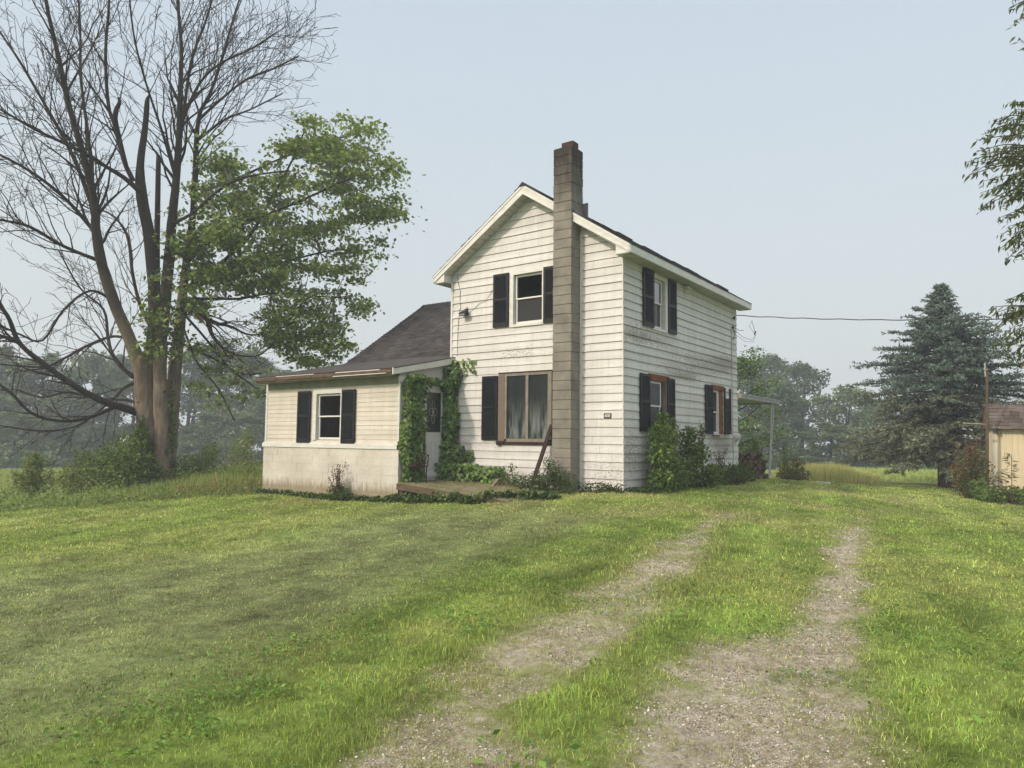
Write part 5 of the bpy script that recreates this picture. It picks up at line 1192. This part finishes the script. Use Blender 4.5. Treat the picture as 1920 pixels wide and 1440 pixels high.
for u, v, rz in ((-.55, 8.3, 1.2), (-.3, 8.25, 1.35)):
    o = copy_tree(lp[0]); o.location = (u, v, gs1(u, v) + .06); o.scale = (.075, 1, .075); o.rotation_euler = (0, 0, rz); tag(o, 'brown firewood log fallen on the grass before the stack', 'log', GRP)
bush('weed_clump', 'yellowing brambles right of the patio post', [(.35, 10.2, -.2, .35, .35, .22), (.7, 10.5, -.22, .35, .3, .2), (.5, 10.8, .1, .25, .25, .25)], 900, (.05, .11), [(.12, .12, .03), (.09, .11, .03), (.16, .12, .06)], .6, 10, 'weeds')
bush('weed_clump', 'upright green weeds close behind the patio post', [(.0, 11.0, .1, .22, .25, .4), (.05, 11.2, .45, .18, .2, .45), (.15, 11.1, -.15, .3, .3, .25)], 900, (.05, .1), LG, .35, 14, 'weeds')
bush('weed_clump', 'spiky green weeds rising behind the woodpile', [(-.45, 9.6, .35, .25, .25, .4), (-.4, 9.6, .7, .14, .14, .25)], 600, (.06, .12), LG, .3, 12, 'weeds')
st = MB(); st.hexa([(1.25, 9.9, -.75), (1.65, 9.8, -.75), (1.7, 10.05, -.75), (1.3, 10.1, -.75)], [(1.28, 9.92, gs1(1.4, 9.9) + .05), (1.62, 9.83, gs1(1.6, 9.9) + .06), (1.66, 10.02, gs1(1.6, 10) + .05), (1.33, 10.07, gs1(1.4, 10) + .04)]); o = st.build('flat_stone', M['white_trim']); tag(o, 'small pale flat stone lying in the lawn behind the drive', 'stone')

# ------------------------------------------------------------------ utility wire
P0 = np.array([.1, 6.42, 4.29]); P1 = spot(2250, 585, 19.); wv = MB()
pts = []
for i in range(41):
    t = i / 40; q = P0 + (P1 - P0) * t; q[2] -= .14 * 4 * t * (1 - t); q[2] += .012 * math.sin(i * 1.7) * (1 - t); pts.append(q)
wv.tube(pts, .0125, 5); o = wv.build('utility_wire', M['wire_dark'], None, True); tag(o, 'dark twisted service wire strung from the house corner past the spruce', 'wire')
pq = g1(P1[0], P1[1]); mb = MB(); mb.tube([(P1[0], P1[1], pq - .3), (P1[0], P1[1], P1[2] + .8)], [.15, .11], 10); o = mb.build('utility_pole', M['bark_grey']); tag(o, 'wooden pole beyond the frame that carries the service wire', 'pole')

# ------------------------------------------------------------------ shed and the old post
q = spot(1867, 908, 24.); sx0, sy0 = q[0], q[1]; sz0 = g1(sx0, sy0)
ray_h = np.array([q[0] - CAM[0], q[1] - CAM[1]]); ray_h /= np.linalg.norm(ray_h); an = math.radians(6.5)
e2 = np.array([ray_h[0] * math.cos(an) - ray_h[1] * math.sin(an), ray_h[0] * math.sin(an) + ray_h[1] * math.cos(an)]); e1 = np.array([e2[1], -e2[0]])
TS = lambda s, nn, z: (sx0 + e1[0] * s + e2[0] * nn, sy0 + e1[1] * s + e2[1] * nn, sz0 + z)
zt = spot(1854, 800, 24)[2] - sz0; zr_ = spot(1854, 760, 24.5)[2] - sz0
shed = thing('garden_shed', 'small pale yellow shed with steep brown shingled roof', 'shed', (sx0, sy0, sz0))
n = NT('yellow_panel'); P = n.pos(); c = n.mix(n.ramp(n.noise(n.mapping(P, (6, 6, .7)), 1.4, 5, .6), [(.35, 0.), (.7, 1.)]), (.66, .57, .40), (.55, .46, .31)); n.surf(c, .75, .2); M['yellow_panel'] = n.m
mb = MB(); s = 0.; SWD = 2.6
while s < SWD: w = .135 + random.uniform(-.01, .01); mb.box((s, .0 + random.uniform(0, .003), .62), (s + w - .012, .05, zt), TS); mb.box((s, .004, -.1), (s + w - .012, .05, .612), TS); s += w
mb.box((0, .012, -.2), (SWD, 1.6, zt - .01), TS); mb.build('wall', M['yellow_panel'], shed)
shingle_mat('shed_shingles', (.066, .052, .046), (.13, .105, .096), 1.)
mb = MB(); rows = 7
ra, rb = (-.16, zt - .06), (.42, zr_)
for side in (0, 1):
    for i in range(rows):
        t0, t1 = i / rows, (i + 1) / rows; na, za = ra[0] + (rb[0] - ra[0]) * t0, ra[1] + (rb[1] - ra[1]) * t0; nb_, zb_ = ra[0] + (rb[0] - ra[0]) * t1, ra[1] + (rb[1] - ra[1]) * t1
        if side: na, nb_ = 1.6 - na, 1.6 - nb_
        s = -.1
        while s < SWD + .1:
            w = random.uniform(.2, .4); sg = -.02 * math.sin((s + .1) * 1.6); mb.hexa([TS(s, na, za - .02 + sg), TS(s + w - .006, na, za - .02 + sg), TS(s + w - .006, nb_, zb_ - .02), TS(s, nb_, zb_ - .02)], [TS(s, na - (.018 if not side else -.018), za + .004 + sg), TS(s + w - .006, na - (.018 if not side else -.018), za + .004 + sg), TS(s + w - .006, nb_, zb_ + .004), TS(s, nb_, zb_ + .004)]); s += w
mb.hexa([TS(-.1, .42, zr_ - .03), TS(SWD + .1, .42, zr_ - .03), TS(SWD + .1, 1.18, zr_ - .03), TS(-.1, 1.18, zr_ - .03)], [TS(-.1, .42, zr_ + .02), TS(SWD + .1, .42, zr_ + .02), TS(SWD + .1, 1.18, zr_ + .03), TS(-.1, 1.18, zr_ + .03)])
mb.build('roof', M['shed_shingles'], shed)
mb = MB(); simple('brown_board', (.13, .085, .065), .9, .1, .35, 5.)
mb.prism([TS(-.08, -.12, zt - .04), TS(-.08, .42, zr_ - .03), TS(-.08, 1.18, zr_ - .03), TS(-.08, 1.72, zt - .04)], tuple(np.array(TS(.06, 0, 0)) - np.array(TS(0, 0, 0)))); mb.build('gable_end', M['brown_board'], shed)
for s in (.06, 1.28, 2.4):
    mb = MB(); mb.box((s, -.12, zt - .2), (s + .08, .0, zt - .06), TS); mb.build('bracket', M['brown_board'], shed)
mb = MB(); mb.box((-.035, -.02, -.1), (0, .06, zt - .02), TS); mb.build('corner_board', M['grey_trim'], shed)
q = spot(1850, 915, 23.4); pz0 = g1(q[0], q[1]); top = spot(1851, 690, 23.4); mb = MB()
mb.tube([(q[0], q[1], pz0 - .2), tuple(q * .5 + top * .5)[:2] + ((pz0 + top[2]) / 2,), top], [.042, .037, .032], 7)
post_ = thing('old_post', 'tall rusty brown post with a crossbar at the shed corner', 'post', (q[0], q[1], pz0)); mb.build('pole', M['weathered_wood'], post_)
mb = MB(); mb.tube([spot(1806, 793.5, 23.2), spot(1853, 796, 23.4)], .02, 6); mb.build('crossbar', M['grey_wood'], post_)
mb = MB(); mb.tube([spot(1846.5, 680, 23.35), spot(1847.5, 706, 23.35)], .022, 6); mb.tube([spot(1844, 692, 23.3), spot(1852, 693, 23.35)], .012, 5); mb.build('bracket', M['metal_light'], post_)
def around(x, y, d): q = spot(x, y, d); return q[0], q[1], gs1(q[0], q[1])
def strip(x0, x1, y, d, h, k, r=.3): 
    out = []
    for i in range(k):
        a = around(x0 + (x1 - x0) * (i + .5) / k + random.uniform(-4, 4), y, d + random.uniform(-.5, .5)); hh = h * random.uniform(.6, 1.1); out.append((a[0], a[1], a[2] + hh * .45, r, r, hh * .55))
    return out
bush('weed_clump', 'rank green weeds along the foot of the shed', strip(1830, 1990, 930, 22.3, .55, 12), 3200, (.05, .11), LG, .55, 20, 'weeds')
bush('weed_clump', 'browning tall weeds between the spruce trunk and the shed', strip(1805, 1848, 925, 23.6, 1.5, 7, .28), 2600, (.05, .11), [(.07, .10, .025), (.10, .12, .03), (.14, .085, .035)], .4, 30, 'weeds')
q = around(1800, 925, 24.5); dock('dried_weed', 'brown dead broad leaved weed beside the spruce trunk', q[0], q[1], q[2], 1.15, 160, [(.20, .11, .05), (.14, .08, .04)], .38, (.09, .2), 7)
q = around(1822, 925, 23.4); dock('dried_weed', 'rust brown seed heads above the weeds left of the shed', q[0], q[1], q[2], 1.75, 800, [(.16, .075, .03), (.11, .06, .03)], .5, (.03, .07), 30)
def mullein(x, y, d, h, label):
    q = around(x, y, d); t = thing('tall_weed', label, 'weeds', q); mb = MB(); mb.tube([(q[0], q[1], q[2] - .05), (q[0] + .03, q[1], q[2] + h)], [.012, .006], 5); mb.build('stem', M['stem_brown'], t)
    m = 60; zz = RN.uniform(.15, 1, m) * h; a = RN.random(m) * 6.28; d_ = np.stack([np.cos(a), np.sin(a), .15 + 0 * a], 1); C = np.stack([q[0] + 0 * a, q[1] + 0 * a, q[2] + zz], 1) + d_ * .11; npmesh('foliage', leaf_verts(C, RN.uniform(.16, .24, m), .16, .5, .15, d_), 4, cvar(m, [(.10, .10, .03), (.08, .09, .03)]), M['leaves'], t)
mullein(1897, 930, 22.2, 1.25, 'tall single stemmed weed standing against the yellow shed wall'); mullein(1872, 930, 22.2, .85, 'shorter single stemmed weed left of the tall one at the shed')
# ------------------------------------------------------------------ weedy strip left of the lawn
random.seed(77); RN = np.random.default_rng(77)
EA, EB = np.array([-12.6, -7.0]), np.array([-9.35, -1.7]); ed = (EB - EA) / np.linalg.norm(EB - EA); en = np.array([-ed[1], ed[0]])
def strip_pts(m, s0, s1, w0, w1, pw=1.):
    s = RN.uniform(s0, s1, m); w = w0 + (w1 - w0) * RN.random(m) ** pw; p = EA + s[:, None] * ed + w[:, None] * en; p += (RN.normal(size=(m, 2)) * .12); return p, s, w
m = 42000; p, s, w = strip_pts(m, -5, 13, .0, 6.5, 1.3)
h = (.25 + .55 * fbm(p[:, 0], p[:, 1], .8)) * sst(-.1, 1.2, w) * RN.uniform(.6, 1.15, m) + .08
h *= .95 * (.5 + .65 * sst(1., 6., s)); h = np.where((s < 3.2) & (w > 3.), h * .5, h)
z = gz(p[:, 0], p[:, 1]); colr = cvar(m, [(.25, .35, .09), (.31, .40, .12), (.2, .29, .07), (.38, .40, .17)], [.35, .3, .2, .15])
red = np.exp(-((s - 5.2) / 1.8) ** 2) * np.exp(-((w - .7) / .7) ** 2); pick = RN.random(m) < red * .5
colr[pick] = cvar(int(pick.sum()), [(.34, .21, .12), (.3, .235, .12)])
o = npmesh('undergrowth', blade_verts(np.stack([p[:, 0], p[:, 1], z - .03], 1), h, .013, .5), 5, colr, M['grass_blades'], None, BF); tag(o, 'tall weeds and grasses in the strip beside the lawn', kind='stuff')
m = 16000; p, s, w = strip_pts(m, -5, 13, .05, 5, 1.6); z = gz(p[:, 0], p[:, 1]); hh = .12 + .42 * fbm(p[:, 0] + 5, p[:, 1], 1.1) * sst(-.1, .9, w)
o = npmesh('undergrowth', leaf_verts(np.stack([p[:, 0], p[:, 1], z + hh * RN.random(m)], 1), RN.uniform(.04, .1, m), .6, .5), 4, cvar(m, [(.11, .17, .045), (.15, .22, .055), (.2, .26, .11)]), M['leaves']); tag(o, 'low leafy weeds in the strip beside the lawn', kind='stuff')
def blob_px(lst):
    out = []
    for x, y, d, rx, rz in lst:
        c = spot(x, y, d); out.append((c[0], c[1], c[2], rx, rx, rz))
    return out
bush('bramble_bush', 'large dark bramble mound at the foot of the maple trunk', blob_px([(235, 850, 23.4, .75, .5), (255, 830, 23.6, .5, .45), (205, 870, 23.4, .7, .42), (265, 880, 23.2, .6, .5), (225, 890, 23.0, .8, .4), (180, 890, 23.2, .5, .35), (262, 812, 23.6, .25, .3), (290, 890, 23.3, .45, .35), (245, 865, 23.0, .5, .4)]), 6500, (.05, .11), [(.10, .165, .036), (.15, .225, .05), (.07, .115, .028), (.21, .27, .075)], .6, 20)
bush('bramble_bush', 'paler bramble left of the dark mound', blob_px([(150, 880, 23.6, .5, .35), (140, 905, 23.2, .55, .3), (165, 860, 23.8, .3, .3), (125, 895, 23.4, .35, .25), (152, 852, 23.8, .2, .25)]), 2300, (.04, .09), [(.14, .18, .045), (.18, .22, .065), (.11, .15, .04)], .5, 16)
bush('sapling', 'yellow green sapling alone at the field edge', blob_px([(62, 870, 24.5, .38, .3), (45, 895, 24.5, .4, .25), (80, 895, 24.5, .42, .25), (66, 855, 24.5, .2, .22), (60, 910, 24.5, .6, .25), (75, 872, 24.5, .25, .2)]), 1900, (.06, .14), [(.15, .20, .045), (.19, .23, .06), (.11, .16, .035)], .4, 22, 'sapling', shell=.65)
bush('shrub', 'loose green shrub right of the maple base', blob_px([(350, 875, 24.2, .55, .38), (385, 868, 24.6, .5, .4), (330, 895, 23.6, .5, .3), (395, 845, 25, .3, .35), (405, 890, 23.8, .5, .3)]), 3300, (.045, .1), [(.11, .165, .036), (.15, .2, .05), (.08, .125, .03)], .55, 20, 'shrub')
bush('shrub', 'tall thin pale shrub behind the weeds nearest the porch', blob_px([(452, 850, 27, .5, .5), (465, 880, 26, .6, .4), (440, 885, 26, .5, .4), (462, 822, 27.5, .28, .4)]), 2400, (.05, .11), [(.15, .2, .06), (.19, .23, .09)], .55, 20, 'shrub')
bush('shrub', 'dark green shrub close against the porch end wall', blob_px([(430, 895, 23.5, .5, .28), (475, 895, 22.8, .5, .3), (455, 912, 22, .5, .2)]), 2400, (.045, .1), [(.09, .14, .03), (.125, .18, .045)], .5, 14, 'shrub')

# ------------------------------------------------------------------ field grass seen beyond the lawn on the right
m = 15000; xs = RN.uniform(1440, 1650, m); ds = RN.uniform(27.5, 36, m); P_ = np.array([spot(x, 890, d) for x, d in zip(xs, ds)]); P_[:, 2] = gz(P_[:, 0], P_[:, 1]) - .02
hh = RN.uniform(.3, .75, m) * sst(1440, 1480, xs) * (1 - .65 * sst(1560, 1650, xs)); o = npmesh('field_grass', blade_verts(P_, hh + .05, .016, .5), 5, cvar(m, [(.56, .50, .25), (.44, .45, .17), (.32, .36, .11)]), M['grass_blades'], None, BF); tag(o, 'tall straw coloured grass at the edge of the back field', kind='stuff')
m = 16000; xs = RN.uniform(1480, 1960, m); ds = RN.uniform(33, 48, m); P_ = np.array([spot(x, 890, d) for x, d in zip(xs, ds)]); P_[:, 2] = gz(P_[:, 0], P_[:, 1]) - .02
o = npmesh('field_grass', blade_verts(P_, RN.uniform(.12, .34, m), .03, .6), 5, cvar(m, [(.32, .40, .12), (.37, .42, .16), (.26, .34, .09)]), M['grass_blades'], None, BF); tag(o, 'pale green rough grass of the back field', kind='stuff')
m = 22000; xs = RN.uniform(-60, 520, m); ds = RN.uniform(30, 62, m); P_ = np.array([spot(x, 890, d) for x, d in zip(xs, ds)]); P_[:, 2] = gz(P_[:, 0], P_[:, 1]) - .02
o = npmesh('field_grass', blade_verts(P_, RN.uniform(.1, .28, m), .035, .6), 5, cvar(m, [(.25, .32, .09), (.3, .35, .12), (.2, .28, .07)]), M['grass_blades'], None, BF); tag(o, 'pale green grass of the left field behind the maple', kind='stuff')

# ------------------------------------------------------------------ lawn grass, clippings, clover, gravel
def scatter(m, rmin, rmax, pw, half=.80):
    """points on the lawn around the photographer's side, denser close by"""
    u_ = RN.random(m); r = (rmin ** pw + u_ * (rmax ** pw - rmin ** pw)) ** (1 / pw)
    a = YAW + RN.uniform(-half, half, m); x = CAM[0] + np.sin(a) * r; y = CAM[1] + np.cos(a) * r
    return x, y, r
def free(x, y):
    inh = ((x > -4.7) & (x < 0) & (y > 0) & (y < 6.8)) | ((x > -9.7) & (x < -4.65) & (y > -1.78) & (y < 7.5)) | ((x > -4.7) & (x < -1.6) & (y > -1.8) & (y <= 0))
    dv = np.stack([x - EA[0], y - EA[1]], -1) @ en
    return ~inh & (dv < .25)
GB = 430000
x, y, r = scatter(GB, 2.6, 30, .42)
x2, y2, r2 = scatter(150000, 2.2, 22, .5, 1.55); k = np.abs(np.arctan2(x2 - CAM[0], y2 - CAM[1]) - YAW) > .8; x, y, r = np.concatenate([x, x2[k]]), np.concatenate([y, y2[k]]), np.concatenate([r, r2[k] * 1.3])
k = free(x, y); x, y, r = x[k], y[k], r[k]
tr, dull = zones(x, y); k = RN.random(len(x)) > tr * .84; x, y, r, tr, dull = x[k], y[k], r[k], tr[k], dull[k]
c = grass_col(x, y); z = gsurf(x, y) - .004
tuft = fbm(x, y, 5.5); hgt = (.014 + .062 * tuft ** 1.5) * (1 - .3 * dull) * (1 - .45 * tr) * RN.uniform(.6, 1.35, len(x))
edge = np.exp(-(np.abs(sdpoly(x, y, TRACK_A)) / .35) ** 2) * (1 - tr); hgt *= 1 + .6 * edge
wd = np.clip(.0008 * r, .0030, .02) * RN.uniform(.8, 1.3, len(x))
c = np.clip(c * np.exp(RN.normal(size=(len(x), 1)) * .42 - .04) * (1 + RN.normal(size=(len(x), 3)) * .07), .01, .8)
dryb = RN.random(len(x)) < .05 + .16 * dull; c[dryb] = np.array([.27, .24, .12]) * RN.uniform(.6, 1.2, (int(dryb.sum()), 1))
o = npmesh('grass', blade_verts(np.stack([x, y, z], 1), hgt, wd, .95), 5, c, M['grass_blades'], None, BF); tag(o, 'short mown grass of the lawn', kind='stuff')
# clippings lying on the mown swath
x, y, r = scatter(240000, 2.6, 18, .5); tr, dull = zones(x, y); k = (RN.random(len(x)) < dull * (.25 + .75 * sst(.4, .6, fbm(x, y, 1.6)))) & free(x, y); x, y, r = x[k], y[k], r[k]
N_ = len(x); a = RN.random(N_) * 6.28; d = np.stack([np.cos(a), np.sin(a), RN.normal(size=N_) * .28], 1); b = np.stack([-np.sin(a), np.cos(a), 0 * a], 1)
L = RN.uniform(.014, .046, N_)[:, None]; w_ = np.clip(.0006 * r, .0020, .010)[:, None]; c0 = np.stack([x, y, gsurf(x, y) + RN.uniform(.015, .045, N_)], 1)
o = npmesh('grass_clippings', np.stack([c0 - d * L / 2 - b * w_ / 2, c0 - d * L / 2 + b * w_ / 2, c0 + d * L / 2 + b * w_ * .2, c0 + d * L / 2 - b * w_ * .2], 1), 4, cvar(N_, [(.25, .28, .14), (.19, .23, .10), (.31, .31, .18), (.12, .15, .07)]), M['grass_blades']); tag(o, 'grey green mown clippings lying on the lawn', kind='stuff')
# dead thatch lying in the wheel tracks
x, y, r = scatter(170000, 2.6, 20, .5); tr, dull = zones(x, y); k = RN.random(len(x)) < tr * (.25 + .75 * sst(.4, .6, fbm(x + 2, y, 2.4))); x, y, r = x[k], y[k], r[k]
N_ = len(x); a = RN.random(N_) * 6.28; d = np.stack([np.cos(a), np.sin(a), RN.normal(size=N_) * .35], 1); b = np.stack([-np.sin(a), np.cos(a), 0 * a], 1)
L = RN.uniform(.02, .07, N_)[:, None]; w_ = np.clip(.0007 * r, .0024, .012)[:, None]; c0 = np.stack([x, y, gsurf(x, y) + RN.uniform(.003, .022, N_)], 1)
o = npmesh('dry_thatch', np.stack([c0 - d * L / 2 - b * w_ / 2, c0 - d * L / 2 + b * w_ / 2, c0 + d * L / 2 + b * w_ * .2, c0 + d * L / 2 - b * w_ * .2], 1), 4, cvar(N_, [(.30, .23, .12), (.20, .14, .07), (.38, .32, .19), (.13, .095, .05), (.24, .24, .09)]), M['grass_blades']); tag(o, 'brown dead grass matted in the wheel tracks', kind='stuff')
# clover and plantain
x, y, r = scatter(130000, 2.6, 14, .5); tr, dull = zones(x, y); k = (RN.random(len(x)) < (1 - dull) * (1 - tr * .9) * sst(.5, .66, fbm(x + 3, y, 1.3))) & free(x, y); x, y, r = x[k], y[k], r[k]; N_ = len(x)
o = npmesh('clover', leaf_verts(np.stack([x, y, gsurf(x, y) + RN.uniform(.02, .06, N_)], 1), RN.uniform(.012, .032, N_), .85, 1.2, .05), 4, cvar(N_, [(.12, .22, .04), (.165, .28, .055), (.09, .165, .034)]), M['leaves']); tag(o, 'clover and broad leaved weeds in the lawn', kind='stuff')
PLW = []
for (px, py) in [(3.0, -10.6), (2.9, -10.9), (3.2, -10.2), (2.3, -9.9), (2.75, -9.2), (3.1, -8.6), (4.9, -10.5), (5.05, -10.25), (4.8, -10.9), (4.3, -6.6), (4.0, -6.9), (4.6, -6.3), (6.9, -8.4), (7.2, -7.6), (6.8, -7.0), (7.6, -8.3), (2.5, -7.6), (2.2, -6.9), (6.4, -6.2), (2.1, -5.4), (3.3, -10.9), (4.9, -9.9), (3.9, -5.2), (7.4, -9.4), (3.4, -9.9), (4.4, -7.3), (4.75, -10.2)]:
    for _ in range(random.randint(7, 14)):
        a = random.random() * 6.28; q = np.array([px + random.gauss(0, .1), py + random.gauss(0, .1), 0]); PLW.append((q, a))
C = np.array([[q[0] + .05 * math.cos(a), q[1] + .05 * math.sin(a), gs1(q[0], q[1]) + random.uniform(.025, .06)] for q, a in PLW]); D = np.array([[math.cos(a), math.sin(a), .3] for q, a in PLW])
o = npmesh('plantain', leaf_verts(C, RN.uniform(.035, .08, len(C)), .45, 1.4, .12, D), 4, cvar(len(C), [(.13, .23, .045), (.18, .29, .06), (.09, .17, .036)]), M['leaves']); tag(o, 'broad plantain and dandelion leaves beside the wheel tracks', kind='stuff')
# gravel chips in the wheel tracks
x, y, r = scatter(420000, 2.6, 17, .55); tr, dull = zones(x, y); k = RN.random(len(x)) < tr ** 1.6 * sst(.34, .56, fbm(x, y, 2.7)); x, y, r = x[k], y[k], r[k]; N_ = len(x)
sz = np.clip(RN.lognormal(-5.1, .33, N_), .003, .016) * np.clip(r / 6, 1, 2.2); c0 = np.stack([x, y, gsurf(x, y) + sz * .15], 1)
o6 = np.array([(1, 0, 0), (-1, 0, 0), (0, 1, 0), (0, -1, 0), (0, 0, .6), (0, 0, -.6)], float)[None] * RN.uniform(.55, 1.2, (N_, 6, 1)); a = RN.random(N_) * 6.28; ca, sa = np.cos(a)[:, None], np.sin(a)[:, None]
o6 = np.stack([o6[..., 0] * ca - o6[..., 1] * sa, o6[..., 0] * sa + o6[..., 1] * ca, o6[..., 2]], -1) * sz[:, None, None]
o = npmesh('gravel', c0[:, None, :] + o6, 6, cvar(N_, [(.43, .395, .335), (.31, .275, .225), (.52, .49, .44), (.19, .16, .12)]), M['stone_chip'], None, [(0, 2, 4), (2, 1, 4), (1, 3, 4), (3, 0, 4), (2, 0, 5), (1, 2, 5), (3, 1, 5), (0, 3, 5)]); tag(o, 'pale stone chips in the wheel tracks', kind='stuff')

# ------------------------------------------------------------------ smoke haze in the air
hb = MB(); zlo = float(Z.min()) - 1.; rx = 331; x0, x1, y0, y1 = float(ax[0]) - 2, float(ax[-1]) + 2, float(ay[0]) - 2, float(ay[-1]) + 2
hb.box((x0, y0, zlo), (x1, y1, 24.)); n = NT('haze'); v = n.n('VolumePrincipled', Color=(.84, .92, .98), Density=.0027, Anisotropy=.1); n.t.links.new(v.outputs[0], n.out.inputs[1])
o = hb.build('haze', n.m); tag(o, 'thin smoke haze hanging over the fields', kind='stuff'); o.display_type = 'BOUNDS'
